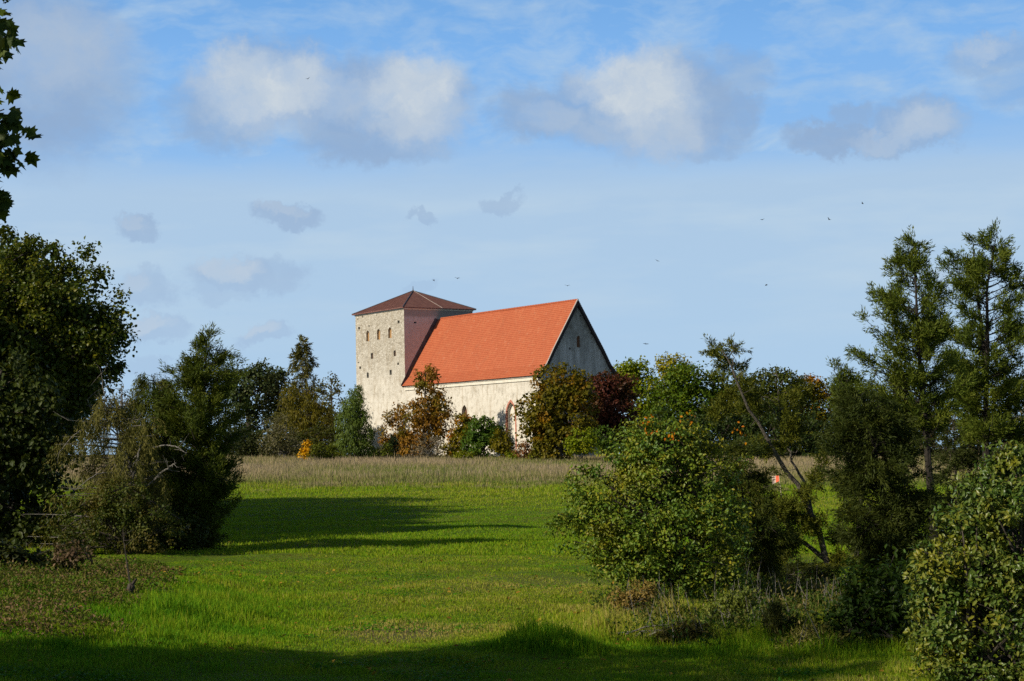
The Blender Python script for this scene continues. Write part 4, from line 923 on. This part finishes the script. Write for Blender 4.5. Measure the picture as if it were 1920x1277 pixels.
cf('juniper_tree', 'dying juniper with grey bare branches and hanging foliage', 'tree', 40.5, 235, [(262,1035),(255,930),(240,840),(205,770)],
   [(745,180,230),(790,155,280),(830,135,300),(880,120,315),(930,110,310),(980,105,295),(1010,100,280)], [(.048,.050,.016),(.085,.080,.026),(.13,.115,.040)], nbr=210, tw=9, sp=26, spray=.10, swid=.022, rise=.1, droop=.9, r0=.085, seed=105, group='junipers left of the lawn', gap=.30, sag=.12, bark=BARK_GREY, twl=(.15,.42), wood=.9,
   extra=[([(262,1000,0),(250,900,-.3),(262,840,-.6)], .04, .014), ([(258,860,-.3),(215,800,-.4),(150,800,-.5),(110,850,-.6)], .026, .005), ([(262,850,-.3),(320,830,-.5),(350,850,-.6)], .024, .005), ([(255,930,-.2),(310,880,-.5),(330,868,-.6)], .03, .006),
          ([(240,840,0),(225,770,.1),(232,720,.2)], .025, .004), ([(225,790,0),(195,740,.1),(190,700,.2)], .02, .004), ([(245,900,-.2),(190,880,-.5),(140,920,-.6)], .028, .005)])
bl('dead_shrub', 'leafless grey twigs behind the dying juniper', 'shrub', 47, 235, [(235,770,40,50),(200,760,40,40)], [(.05,.055,.02),(.07,.07,.025)], n=70, per=5, leaf=.08, clump=.3, trunk=.06, seed=106, stems=6, nb=70, dead=40, bark=BARK_GREY, parts=('stems','foliage'))
bl('leafy_shrub', 'brown and green leafy shrub below the dying juniper', 'shrub', 39.5, 235,
   [(215,985,60,50),(160,985,60,55),(280,990,60,50),(110,1010,50,40),(235,935,60,40)], [(.022,.036,.009),(.042,.055,.013),(.075,.070,.020)], n=300, per=26, leaf=.065, ratio=.7, clump=.17, tmpl=LEAF4, trunk=.04, seed=107, stems=9, parts=('stems','foliage'), patch=(.10,.055,.022), pscale=1.2, pamt=.4)
bl('dark_shrub', 'blackish leafy shrub at the foot of the tall green juniper', 'shrub', 41.0, 330,
   [(320,985,50,46),(350,1000,40,36),(285,1010,36,30)], [(.014,.022,.007),(.028,.04,.010),(.05,.062,.014)], n=170, per=24, leaf=.07, ratio=.7, clump=.18, tmpl=LEAF4, trunk=.03, seed=108, stems=6, parts=('stems','foliage'))
bl('hazel_bush', 'low bush with shade put into its leaf colour, at the left edge in front of the big broad tree', 'bush', 28.6, -10,
   [(20,1065,60,42),(90,1085,46,24),(-40,1060,60,50)], [(.008,.013,.004),(.015,.021,.006),(.026,.03,.008)], n=170, per=26, leaf=.10, ratio=.8, clump=.17, tmpl=LEAF4, trunk=.03, seed=113, stems=6, parts=('stems','foliage'))  # near-black leaves stand in for tree shade that misses this bush
bl('pale_leaf_plant', 'pinkish dry leaved plant under the dark left boughs', 'plant', 28.5, 125,
   [(125,1030,26,16),(150,1042,22,12),(112,1045,16,10)], [(.06,.04,.025),(.095,.065,.042),(.06,.058,.02)], n=34, per=14, leaf=.075, ratio=.6, clump=.13, tmpl=LEAF4, trunk=.012, seed=109, stems=6, parts=('stems','foliage'))
def dead_stem():
    d = 24.5; g = G(242, d); g[2] -= .05; rs = np.random.default_rng(110)
    root = empty('broken_stump', g, 'thin broken grey stump with a dry shoot on the left bank', 'stump')
    mb = MB(); mb.tube([g, g+np.array([-.01, 0, .12]), g+np.array([.02, 0, .19]), g+np.array([.0, .01, .23])], [.07, .05, .055, .03], 9)
    mb.tube([g+np.array([.02, 0, .2]), g+np.array([.09, 0, .29])], [.03, .015], 6)
    mb.build('stump_body', BARK, root, g)
    mb = MB(); p = [g+np.array([.0, 0, .25]), g+np.array([-.03, 0, .45]), g+np.array([-.07, .02, .7]), g+np.array([-.10, .02, .95])]
    mb.tube(p, [.014, .011, .008, .003], 5)
    for k in range(9):
        a = np.array(p[1])+(np.array(p[3])-np.array(p[1]))*rs.random(); e = a+rs.normal(0, .1, 3)+np.array([0, 0, .08]); mb.tube([a, (a+e)/2+rs.normal(0, .01, 3), e], [.006, .004, .002], 3, cap=False)
    mb.build('dry_shoot', BARK, root, g)
dead_stem()

def fallen(px, py, d, n, spread, label, seed, name='fallen_branch'):
    rs = np.random.default_rng(seed); g = G(px, d); mb = MB()
    for k in range(n):
        a = g+np.array([rs.normal(0, spread*.5), rs.normal(0, spread*.3), .03+.10*rs.random()*(n > 3)]); th = rs.normal(.3, .5) if n > 3 else .35; L = rs.uniform(.25, .6)*(1 if n > 3 else 2.)
        e = a+np.array([cos(th)*L, rs.normal(0, .2)*L, sin(th)*L*.35+.02]); mb.tube([a, (a+e)/2+rs.normal(0, .02, 3)+np.array([0,0,.03]), e], np.array([.009, .007, .003])*(1 if n > 3 else 1.4), 4)
    o = mb.build(name, BARK_GREY, None, g); tag(o, label, 'branch')
fallen(1215, 1190, 21.8, 16, .28, 'heap of pale dry sticks on the lawn left of the bramble mound', 111, 'stick_heap')
fallen(1335, 1160, 22.3, 3, .25, 'pale fallen branch lying between bramble mound and airy bush', 112)
# ------------------------------------------------------------------ trees beside the camera whose shade reaches the lawn
def maple_beside():
    d = 14.2; rs = np.random.default_rng(120); g = np.array([-7.6, 13.2, 0]); g[2] = gz(g[0], g[1])-.05
    root = empty('maple_tree', g, 'maple just outside the left edge, lobed leaf sprays hanging into the upper left', 'tree')
    mb = MB(); path = bez(g, g+np.array([.2, 0, 3.5]), g+np.array([.3, .3, 7.6]), 12); mb.tube(path, np.linspace(.2, .03, 12), 8)
    tips = [P(10,70,d), P(8,205,d), P(30,268,d), P(10,290,d), P(-6,372,d), P(-4,20,d), P(-4,245,d), P(-25,110,d), P(-30,230,d), P(-30,330,d)]
    spots = [(t, .11+.05*(i in (1, 2))) for i, t in enumerate(tips)]
    for k in range(300):
        u = rv(rs, 1)[0]*rs.random()**.4; c = np.array([-7.5, 13.4, 5.2])+u*np.array([3.1, 3.0, 3.0])
        if c[0] > -CX/FPX*c[1]-.45: continue
        spots.append((c, .40))
    P_, A_, N_, R_ = [], [], [], []
    for i, (c, rad) in enumerate(spots):
        k = int(np.clip(np.searchsorted(path[:, 2], c[2]-np.hypot(*(c-g)[:2])*.6), 2, 11)); a = path[k]
        if i < 10 or i % 4 == 0: mb.tube(bez(a, (a+c)/2+np.array([0, 0, .35]), c, 7), np.linspace(.035, .005, 7), 5, cap=False)
        n = 18 if i < 10 else 34
        off = rv(rs, n)*(rs.random(n)**.5)[:, None]*rad; P_.append(c+off); A_.append(norm(off*3/rad*.3+rv(rs, n)*.5+np.array([.25, 0, -.7]))); N_.append(norm(rv(rs, n)*.7+np.array([.2, -.6, .5]))); R_.append(rs.random(n))
    mb.build('trunk', BARK, root, g)
    pos = np.concatenate(P_); n = len(pos); L = .115*rs.uniform(.7, 1.15, n)
    V, Fc, R = leaves_mesh(MAPLE, pos, np.concatenate(A_), np.concatenate(N_), L, L*1.0, np.concatenate(R_))
    mesh_np('crown', V, Fc, leaf_mat('maple_leaf', [(.018,.032,.008),(.032,.05,.011),(.055,.07,.014)], .2, .5, .3), {'rnd': R}, root, g)
maple_beside()
def shade_tree(x, y, h, w, seed, lab, n=620):
    """leafy tree outside the picture, left of the camera"""
    d = y; z = float(gz(x, y)); rs = np.random.default_rng(seed); g = np.array([x, y, z-.05])
    root = empty('linden_tree', g, lab, 'tree', 'trees standing out of the picture to the left')
    mb = MB(); path = bez(g, g+np.array([0, 0, h*.5]), g+np.array([rs.normal(0, .2), rs.normal(0, .2), h*.9]), 10); mb.tube(path, np.linspace(.22, .03, 10), 8)
    u = rv(rs, n)*(rs.random(n)**.42)[:, None]; c = g+np.array([0, 0, h*.56])+u*np.array([w, w, h*.43])
    for i in range(0, n, 4):
        k = int(np.clip(np.searchsorted(path[:, 2], c[i][2]-np.hypot(*(c[i]-g)[:2])*.7), 2, 9)); mb.tube(bez(path[k], (path[k]+c[i])/2+np.array([0, 0, .3]), c[i], 5), np.linspace(.05, .01, 5), 4, cap=False)
    mb.build('trunk', BARK, root, g)
    q = np.repeat(np.arange(n), 26); m_ = len(q); off = rv(rs, m_)*(rs.random(m_)**.5)[:, None]*.62; pos = c[q]+off
    V, Fc, R = leaves_mesh(LEAF2, pos, norm(rv(rs, m_)+off+np.array([0, 0, -.3])), norm(off+rv(rs, m_)*.6+np.array([0, 0, .5])), (.24*rs.uniform(.7, 1.2, m_)), .19, rs.random(m_))
    mesh_np('crown', V, Fc, SHADE_LEAF, {'rnd': R}, root, g)
SHADE_LEAF = leaf_mat('linden_leaf', DKG, .2, .5, .3)
shade_tree(-20.2, 73, 10.6, 3.7, 128, 'linden farthest back behind the big broad tree')
shade_tree(-18.6, 64.5, 9.8, 3.6, 129, 'linden in the middle of those behind the big broad tree')
shade_tree(-16.2, 56, 8.4, 3.2, 130, 'linden behind the big broad tree, next to its crown')
shade_tree(-19.6, 69, 9.0, 3.3, 132, 'linden added between the two farthest ones behind the big broad tree to join their shadows')  # added to join the lawn shadows of its neighbours
shade_tree(-17.6, 60.2, 9.4, 3.3, 133, 'slim linden added to the second row behind the big broad tree for its shadow')  # added so no sun gap splits the lawn shadow
shade_tree(-15.6, 51.2, 8.0, 3.0, 134, 'short linden added directly behind the big broad tree to fill the lawn shadow')  # added to fill the nearer gap in the lawn shadow
shade_tree(-16.2, 46.5, 7.6, 2.9, 131, 'linden added at the left edge for wider shade, mostly hidden by the big broad tree')  # added to widen the shade over the lawn
shade_tree(-11.4, 12.3, 7.6, 2.6, 121, 'linden outside the left edge behind the maple')
shade_tree(-15.6, 11.0, 8.2, 3.0, 122, 'second linden from the maple, outside the left edge')
shade_tree(-20.5, 10.2, 8.6, 3.2, 123, 'third linden from the maple, outside the left edge')
shade_tree(-4.6, 5.0, 5.4, 2.0, 124, 'low linden nearest to the camera, outside the left edge')
shade_tree(-8.6, 4.0, 7.4, 2.8, 125, 'linden left of the camera, outside the left edge')
shade_tree(-19.6, 42.3, 9.0, 3.2, 126, 'linden outside the left edge beside the big broad tree')

# ------------------------------------------------------------------ orange markers in the meadow
def marker(px, d, h, lean, label, ang, w):
    g = G(px, d); root = empty('marker_flag', g, label, 'marker', 'orange markers in the meadow')
    mb = MB(); top = g+np.array([lean, 0, h]); mb.tube([g-np.array([0, 0, .1]), top], [.022, .016], 6); mb.build('pole', simple_mat('peeled_pole', (.45,.38,.26), (.6,.52,.38), 6), root, g)
    a = top; ca, sa = cos(ang), sin(ang)
    V = []; nx, nz = 9, 6
    for i in range(nx):
        for j in range(nz):
            s, t = i/(nx-1), j/(nz-1)
            p = a+np.array([-ca*s*w, sa*s*w+.06*sin(5*s)*s, -t*w*(.72+.35*s)*(1.0)-.10*s*w+.35*w*s*(1-t)*0])
            V.append(p)
    V = np.array(V); i = np.arange(nx*nz).reshape(nx, nz); f = np.stack([i[:-1, :-1], i[1:, :-1], i[1:, 1:], i[:-1, 1:]], -1).reshape(-1, 4)
    m, N, out = mat('orange_cloth_lit_half'); pos = N.sep(N.n('ShaderNodeTexCoord').outputs['Object'])
    c = N.mix(N.mr(pos[0], lean-w*.42, lean-w*.36), (.78,.60,.52), (.80,.13,.05))  # pale half paints the sunlit side of the orange cloth
    p = N.n('ShaderNodeBsdfPrincipled'); N.set(p.inputs['Base Color'], c); p.inputs['Roughness'].default_value = .7; N.nt.links.new(p.outputs[0], out.inputs[0])
    V2 = V+np.array([0, .012, 0]); n = len(V)
    mesh_np('flag_cloth', np.concatenate([V, V2]), [f, f[:, ::-1]+n], m, None, root, g, smooth=True)
marker(1465, 84, 1.08, -.10, 'leaning pole with an orange flag, its lit half painted pale, behind the leaning juniper', .5, .36)
marker(1697, 86, 1.75, -.05, 'orange flag on a pole glimpsed through the dark junipers', .4, .28)

# ------------------------------------------------------------------ birds
def bird_mesh(rs):
    mb = MB(); t = np.linspace(0, 1, 7)
    mb.tube(np.stack([t*.34-.17, 0*t, .02*np.sin(t*3)], 1), np.array([.008, .03, .042, .045, .036, .026, .010]), 7)
    mb.add(np.array([(-.17, 0, 0), (-.29, .045, 0), (-.27, 0, .006), (-.29, -.045, 0)]), [np.array([[0, 1, 2, 3]])])
    bo = MB(); bo = mb
    wings = []
    for s in (-1, 1):
        z = rs.uniform(.03, .22)
        V = np.array([(.07, .03*s, .01), (.10, .20*s, z*.8), (.03, .40*s, z), (-.05, .22*s, z*.75), (-.06, .03*s, .01)])
        V2 = V+np.array([0, 0, .008]); w = MB(); w.add(np.concatenate([V, V2]), [np.array([[0, 1, 2, 3, 4]]), np.array([[9, 8, 7, 6, 5]])]); wings.append(w)
    return mb, wings
BIRD = simple_mat('dark_plumage', (.02, .02, .022), (.04, .04, .042), 8)
for k, (px, py, lab) in enumerate(((577,148,'dark bird high in front of the white left cloud'), (813,526,'small bird just right of the tower roof tip'), (857,522,'bird in the sky to the right of the tower roof'),
        (1064,536,'bird just above the apex of the gable'), (1211,645,'bird right of the gable, low over the light green trees'), (1232,489,'bird alone in the sky up right of the gable'),
        (1430,412,'bird left of a pair high over the right-hand wood'), (1555,412,'bird right of a pair high over the right-hand wood'), (1617,382,'highest bird near the tall junipers'), (1437,535,'bird in the open sky left of the tall junipers'))):
    rs = np.random.default_rng(200+k); p = P(px, py, 225+rs.uniform(-30, 40))
    root = empty('bird', p, lab, 'bird', 'birds over the church'); root.rotation_euler = (rs.normal(0, .3), rs.normal(0, .2), rs.uniform(0, 6.28))
    b, ws = bird_mesh(rs); b.build('bird_body', BIRD, root)
    for w in ws: w.build('wing', BIRD, root)

# ------------------------------------------------------------------ grass
def blade_mat(name, lowc, topc, tans=.3):
    m, N, out = mat(name)
    r = N.n('ShaderNodeAttribute', attribute_name='rnd').outputs['Fac']; t = N.n('ShaderNodeAttribute', attribute_name='tip').outputs['Fac']
    c = N.mix(t, N.ramp(r, [(i/(len(lowc)-1), s) for i, s in enumerate(lowc)]), N.ramp(r, [(i/(len(topc)-1), s) for i, s in enumerate(topc)]))
    p = N.n('ShaderNodeBsdfPrincipled'); N.set(p.inputs['Base Color'], c); p.inputs['Roughness'].default_value = .6; p.inputs['Specular IOR Level'].default_value = .08
    tr = N.n('ShaderNodeBsdfTranslucent'); N.set(tr.inputs[0], c); x = N.n('ShaderNodeMixShader'); x.inputs[0].default_value = tans
    N.nt.links.new(p.outputs[0], x.inputs[1]); N.nt.links.new(tr.outputs[0], x.inputs[2]); N.nt.links.new(x.outputs[0], out.inputs[0]); return m
def vnoise(x, y, f, seed):
    rs = np.random.default_rng(seed); a = 0
    for k in range(5):
        th = rs.uniform(0, 6.28); w = f*rs.uniform(.6, 2.2); a = a+np.sin(w*(x*cos(th)+y*sin(th))+rs.uniform(0, 6.28))
    return a/5
def blades(rs, x, y, h, w, rnd, lean=.35, seg=2):
    n = len(x); z = gz(x, y)-.01; th = rs.uniform(0, 2*pi, n); face = np.stack([np.cos(th), np.sin(th), 0*th], 1)
    ld = rv(rs, n)*np.array([1, 1, 0])*lean*rs.random(n)[:, None]
    b = np.stack([x, y, z], 1); up = np.array([0, 0, 1.])
    m_ = b+(up*.6+ld*.35)*h[:, None]; tp = b+(up*(1-.25*np.abs(ld).sum(1)[:, None])+ld)*h[:, None]
    W_ = (w*.5)[:, None]*face
    V = np.stack([b-W_, b+W_, m_+W_*.8, m_-W_*.8, tp], 1); i = np.arange(n)[:, None]*5
    q = np.concatenate([i, i+1, i+2, i+3], 1); t3 = np.concatenate([i+3, i+2, i+4], 1)
    return V.reshape(-1, 3), [q, t3], np.repeat(rnd, 5), np.tile([0, 0, .6, .6, 1.], n)
def scatter(rs, n, y0, y1, power, margin=1.08):
    """points inside the view wedge, thinning with distance"""
    u = rs.random(n); y = (y0**(1-power)+(y1**(1-power)-y0**(1-power))*u)**(1/(1-power)); x = rs.uniform(-1, 1, n)*(CX/FPX*y*margin+.6); return x, y
rs = np.random.default_rng(7)
x, y = scatter(rs, 720000, 16.5, 60, 1.35)
patch = vnoise(x, y, .5, 1); fine = vnoise(x, y, 2.6, 2)
tall = 1.0*np.exp(-((x-4.1)/1.0)**2-((y-21.2)/1.0)**2)+.7*np.exp(-((x-1.4)/.7)**2-((y-22.6)/1.2)**2)+np.exp(-((x-.35)/.55)**2-((y-20.3)/.45)**2)*1.0 + .8*np.exp(-((x-2.2)/1.2)**2-((y-24.5)/1.6)**2) + .7*np.exp(-((x-3.2)/1.2)**2-((y-21)/1.2)**2)+.5*np.exp(-((x+4.2)/.9)**2-((y-24)/4)**2)
h = (.034+.020*np.clip(patch, -1, 1)+.034*np.clip(fine, 0, 1)+.22*tall)*rs.uniform(.5, 1.5, len(x))*np.interp(y, [24, 38], [1, .72])
rough = np.clip(vnoise(x, y, 5.5, 31)-.25, 0, 1)*2; h = h*(1+.9*rough)
dry = 0
for (px, d, rx, ry, s) in ((725, 22.6, .8, 1.2, 1.), (620, 44, 2.0, 2.0, .9), (1180, 24, .8, 2.2, .9), (1000, 31, 3, 3, .35), (860, 23, .7, 1.2, .5)):
    g = G(px, d); dry = dry+s*np.exp(-((x-g[0])/rx)**2-((y-g[1])/ry)**2)
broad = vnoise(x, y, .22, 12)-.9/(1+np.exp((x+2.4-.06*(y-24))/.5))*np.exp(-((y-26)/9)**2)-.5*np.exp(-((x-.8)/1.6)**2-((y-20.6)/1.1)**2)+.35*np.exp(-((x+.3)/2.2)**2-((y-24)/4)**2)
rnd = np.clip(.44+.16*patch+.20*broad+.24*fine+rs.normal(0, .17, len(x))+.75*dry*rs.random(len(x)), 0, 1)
keep = rs.random(len(x)) > .5*dry
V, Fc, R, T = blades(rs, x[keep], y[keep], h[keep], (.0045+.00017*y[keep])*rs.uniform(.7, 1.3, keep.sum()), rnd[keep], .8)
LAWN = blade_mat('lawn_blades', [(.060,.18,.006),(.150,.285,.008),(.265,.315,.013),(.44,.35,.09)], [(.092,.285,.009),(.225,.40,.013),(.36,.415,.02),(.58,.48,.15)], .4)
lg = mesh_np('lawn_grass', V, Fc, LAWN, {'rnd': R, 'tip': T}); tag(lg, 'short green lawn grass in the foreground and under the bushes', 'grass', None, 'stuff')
x, y = scatter(rs, 330000, 40, 126, 1.15)
patch = vnoise(x, y, .16, 3); h = (.06+.03*patch+.04*np.clip((y-60)/50, 0, 1)+.16*np.clip((y-84)/26, 0, 1)*np.clip(.5+vnoise(x, y, .45, 33), 0, 1.4))*rs.uniform(.5, 1.5, len(x)); broad = vnoise(x, y*.6, .13, 12)
rnd = np.clip(.42+.2*patch+.2*broad+.10*np.clip((y-60)/50, 0, 1)+.34*np.clip((y-86)/26, 0, 1)*np.clip(.6+vnoise(x, y, .3, 34), 0, 1.5)+rs.normal(0, .16, len(x)), 0, 1)
V, Fc, R, T = blades(rs, x, y, h, (.008+.00022*y)*rs.uniform(.7, 1.3, len(x)), rnd, .7)
mg = mesh_np('meadow_grass', V, Fc, LAWN, {'rnd': R, 'tip': T}); tag(mg, 'mown green grass of the far lawn up to the tall dry grass', 'grass', None, 'stuff')
x, y = scatter(rs, 330000, 97, 232, .9, 1.05)
patch = vnoise(x, y, .09, 4); p2 = vnoise(x, y, .35, 5)
edge = np.clip((y-104-.10*x-9*vnoise(x, y, .10, 6)-4*vnoise(x, y, .5, 16))/12, 0, 1)
h = (.24+.36*edge+.12*patch*edge+.08*p2*edge)*rs.uniform(.55, 1.25, len(x))
gp = np.clip(vnoise(x, y*.45, .11, 17)*2.2, -1, 1)
rnd = np.clip(.50+.22*patch+.16*p2+.28*gp+rs.normal(0, .18, len(x))-(1-edge)*.45, 0, 1)
kp = rs.random(len(x)) < .10+1.3*edge+.5*(vnoise(x, y, .9, 21) > .35)*(y > 99)
x, y, h, rnd = x[kp], y[kp], h[kp], rnd[kp]
V, Fc, R, T = blades(rs, x, y, h, (.022+.00012*y)*rs.uniform(.6, 1.3, len(x)), rnd, .45)
x2, y2 = scatter(rs, 48000, 112, 232, .8, 1.05)
h2 = (.58+.22*vnoise(x2, y2, .09, 4)+.30*np.clip(vnoise(x2, y2, .6, 15), -.5, 1)+.25*(rs.random(len(x2)) < .06))*rs.uniform(.75, 1.35, len(x2))
V2, F2, R2, T2 = blades(rs, x2, y2, h2, (.030+.00010*y2)*rs.uniform(.6, 1.3, len(x2)), np.clip(.8+rs.normal(0, .15, len(x2)), 0, 1), .3)
x3, y3 = scatter(rs, 90000, 80, 112, 1.2); c3 = vnoise(x3, y3*.7, .5, 51)+.7*vnoise(x3, y3*.7, 1.4, 52)+(y3-101)/13
kp = c3 > .12; x3, y3, c3 = x3[kp], y3[kp], c3[kp]; h3 = (.12+.30*np.clip(c3, 0, 1.1))*rs.uniform(.5, 1.3, len(x3))
Fc = [np.concatenate([a, b+len(V)]) for a, b in zip(Fc, F2)]; V = np.concatenate([V, V2]); R = np.concatenate([R, R2]); T = np.concatenate([T, T2])
V2, F2, R2, T2 = blades(rs, x3, y3, h3, (.020+.00011*y3)*rs.uniform(.6, 1.3, len(x3)), np.clip(.30+.35*np.clip(c3, 0, 1)+rs.normal(0, .2, len(x3)), 0, 1), .5)
Fc = [np.concatenate([a, b+len(V)]) for a, b in zip(Fc, F2)]; V = np.concatenate([V, V2]); R = np.concatenate([R, R2]); T = np.concatenate([T, T2])
tg = mesh_np('tall_grass', V, Fc, blade_mat('tall_grass_blades', [(.09,.17,.015),(.15,.19,.03),(.22,.20,.06),(.29,.23,.10)], [(.18,.25,.03),(.32,.29,.10),(.44,.34,.20),(.55,.42,.30)]), {'rnd': R, 'tip': T}); tag(tg, 'tall dry straw coloured grass in front of the church trees', 'grass', None, 'stuff')
# clover and plantain patches in the lawn, and leaves fallen on it
x, y = scatter(rs, 60000, 17, 46, 1.5); pt = vnoise(x, y, 1.1, 41)+.7*vnoise(x, y, 3.7, 42); k = pt > .42; x, y = x[k], y[k]; n = len(x)
pos = np.stack([x, y, gz(x, y)+.015+.035*rs.random(n)], 1)
V, Fc, R = leaves_mesh(LEAF4, pos, norm(rv(rs, n)*np.array([1, 1, .25])), norm(rv(rs, n)*.45+np.array([0, -.2, 1.])), .045*rs.uniform(.6, 1.5, n), .032*rs.uniform(.7, 1.3, n), rs.random(n))
tag(mesh_np('lawn_clover', V, Fc, leaf_mat('clover_leaf', [(.02,.07,.008),(.045,.12,.012),(.08,.15,.018)], .25, .6, .2), {'rnd': R}), 'patches of broad leaved clover in the lawn', 'clover', None, 'stuff')
x, y = scatter(rs, 2600, 17, 50, 1.4); k = rs.random(len(x)) < .12+.9*np.exp(-((x-2)/2.2)**2-((y-25)/3.)**2)+.6*np.exp(-((x+5)/3)**2-((y-33)/6.)**2); x, y = x[k], y[k]; n = len(x)
pos = np.stack([x, y, gz(x, y)+.03+.04*rs.random(n)], 1)
V, Fc, R = leaves_mesh(LEAF4, pos, norm(rv(rs, n)*np.array([1, 1, .3])), norm(rv(rs, n)*.6+np.array([0, 0, 1.])), .06*rs.uniform(.7, 1.4, n), .045*rs.uniform(.7, 1.3, n), rs.random(n))
tag(mesh_np('fallen_leaves', V, Fc, leaf_mat('fallen_leaf', [(.10,.06,.02),(.17,.10,.03),(.24,.17,.045)], .1, .7, .1), {'rnd': R}), 'yellow brown fallen leaves scattered on the lawn', 'leaves', None, 'stuff')
# rank weeds and dead stalks under the bushes on the right
n = 5200; x = rs.uniform(1.1, 5.6, n); y = rs.uniform(20.0, 29.0, n)
w_ = np.exp(-((x-2.2)/1.1)**2-((y-24.6)/1.6)**2)+np.exp(-((x-3.2)/1.3)**2-((y-21.9)/1.1)**2)+np.exp(-((x-4.3)/1.1)**2-((y-24)/3.)**2)+.8*np.exp(-((x-4.0)/1.0)**2-((y-28)/1.5)**2)
c_ = vnoise(x, y, 2.2, 61)+.6*vnoise(x, y, 5., 62); k = (rs.random(n) < w_*1.1) & (c_ > -.3); x, y, c_ = x[k], y[k], c_[k]; hh = (.12+.30*rs.random(len(x))**1.6)*np.clip(.8+c_*.6, .4, 1.5)
q = np.repeat(np.arange(len(x)), 16); m_ = len(q); t_ = rs.random(m_)
pos = np.stack([x[q]+rs.normal(0, .055, m_), y[q]+rs.normal(0, .055, m_), 0*q], 1); pos[:, 2] = gz(pos[:, 0], pos[:, 1])+hh[q]*t_
rnd = np.clip(.40+.35*vnoise(x, y, 1.4, 63)[q]+rs.normal(0, .22, m_), 0, 1)
V, Fc, R = leaves_mesh(LEAF4, pos, norm(rv(rs, m_)+np.array([0, 0, .45])), norm(rv(rs, m_)*.8+np.array([0, 0, .7])), .06*rs.uniform(.5, 1.5, m_), .022*rs.uniform(.6, 1.5, m_), rnd)
tag(mesh_np('rank_weeds', V, Fc, leaf_mat('rank_weed_leaf', [(.010,.026,.005),(.020,.042,.008),(.045,.060,.014),(.09,.080,.028),(.14,.11,.055)], .2, .6, .2), {'rnd': R}), 'tangled dark weeds growing under the bushes on the right', 'weeds', None, 'stuff')
mb = MB()
for i in range(170):
    j_ = rs.integers(len(x)); b_ = np.array([x[j_], y[j_], float(gz(x[j_], y[j_]))]); e_ = b_+np.array([rs.normal(0, .10), rs.normal(0, .08), rs.uniform(.25, .6)])
    mb.tube([b_, (b_+e_)/2+rs.normal(0, .02, 3), e_], [.006, .005, .002], 3, cap=False)
tag(mb.build('dead_stalks', BARK_GREY), 'thin pale dead stalks standing among the dark weeds', 'stalks', None, 'stuff')
# low brownish weeds on the left bank
n = 14000; x = rs.uniform(-8.6, -2.6, n); y = rs.uniform(20.0, 36.0, n); lim = -4.0-.20*(y-20.5)
cl_ = vnoise(x, y, 1.5, 8)+.6*vnoise(x, y, 4., 18); edge = lim-x+.85*cl_
k = (edge > 0) & (cl_ > -.28-.25*np.clip(edge-.8, 0, 2)); x, y, edge = x[k], y[k], edge[k]; q = np.repeat(np.arange(len(x)), 7); m_ = len(q)
hh = (.06+.17*rs.random(len(x))**1.5)*np.clip(edge*1.3, .3, 1)*(1+.5*vnoise(x, y, 3., 19))
pos = np.stack([x[q]+rs.normal(0, .06, m_), y[q]+rs.normal(0, .06, m_), 0*q], 1); pos[:, 2] = gz(pos[:, 0], pos[:, 1])+hh[q]*(.15+.85*rs.random(m_))
pn = vnoise(x, y, 1.1, 9)+.5*vnoise(x, y, 3.3, 10); rnd = np.clip(.42+.38*pn[q]+rs.normal(0, .24, m_), 0, 1)
V, Fc, R = leaves_mesh(LEAF4, pos, norm(rv(rs, m_)+np.array([0, 0, .25])), norm(rv(rs, m_)*.8+np.array([0, 0, .8])), .045*rs.uniform(.5, 1.5, m_), .024*rs.uniform(.6, 1.4, m_), rnd)
wd = mesh_np('bank_weeds', V, Fc, leaf_mat('bank_weed_leaf', [(.035,.080,.008),(.055,.085,.014),(.085,.080,.024),(.115,.078,.042),(.15,.10,.068)], .2, .6, .2), {'rnd': R}); tag(wd, 'low brownish weeds creeping over the left bank', 'weeds', None, 'stuff')
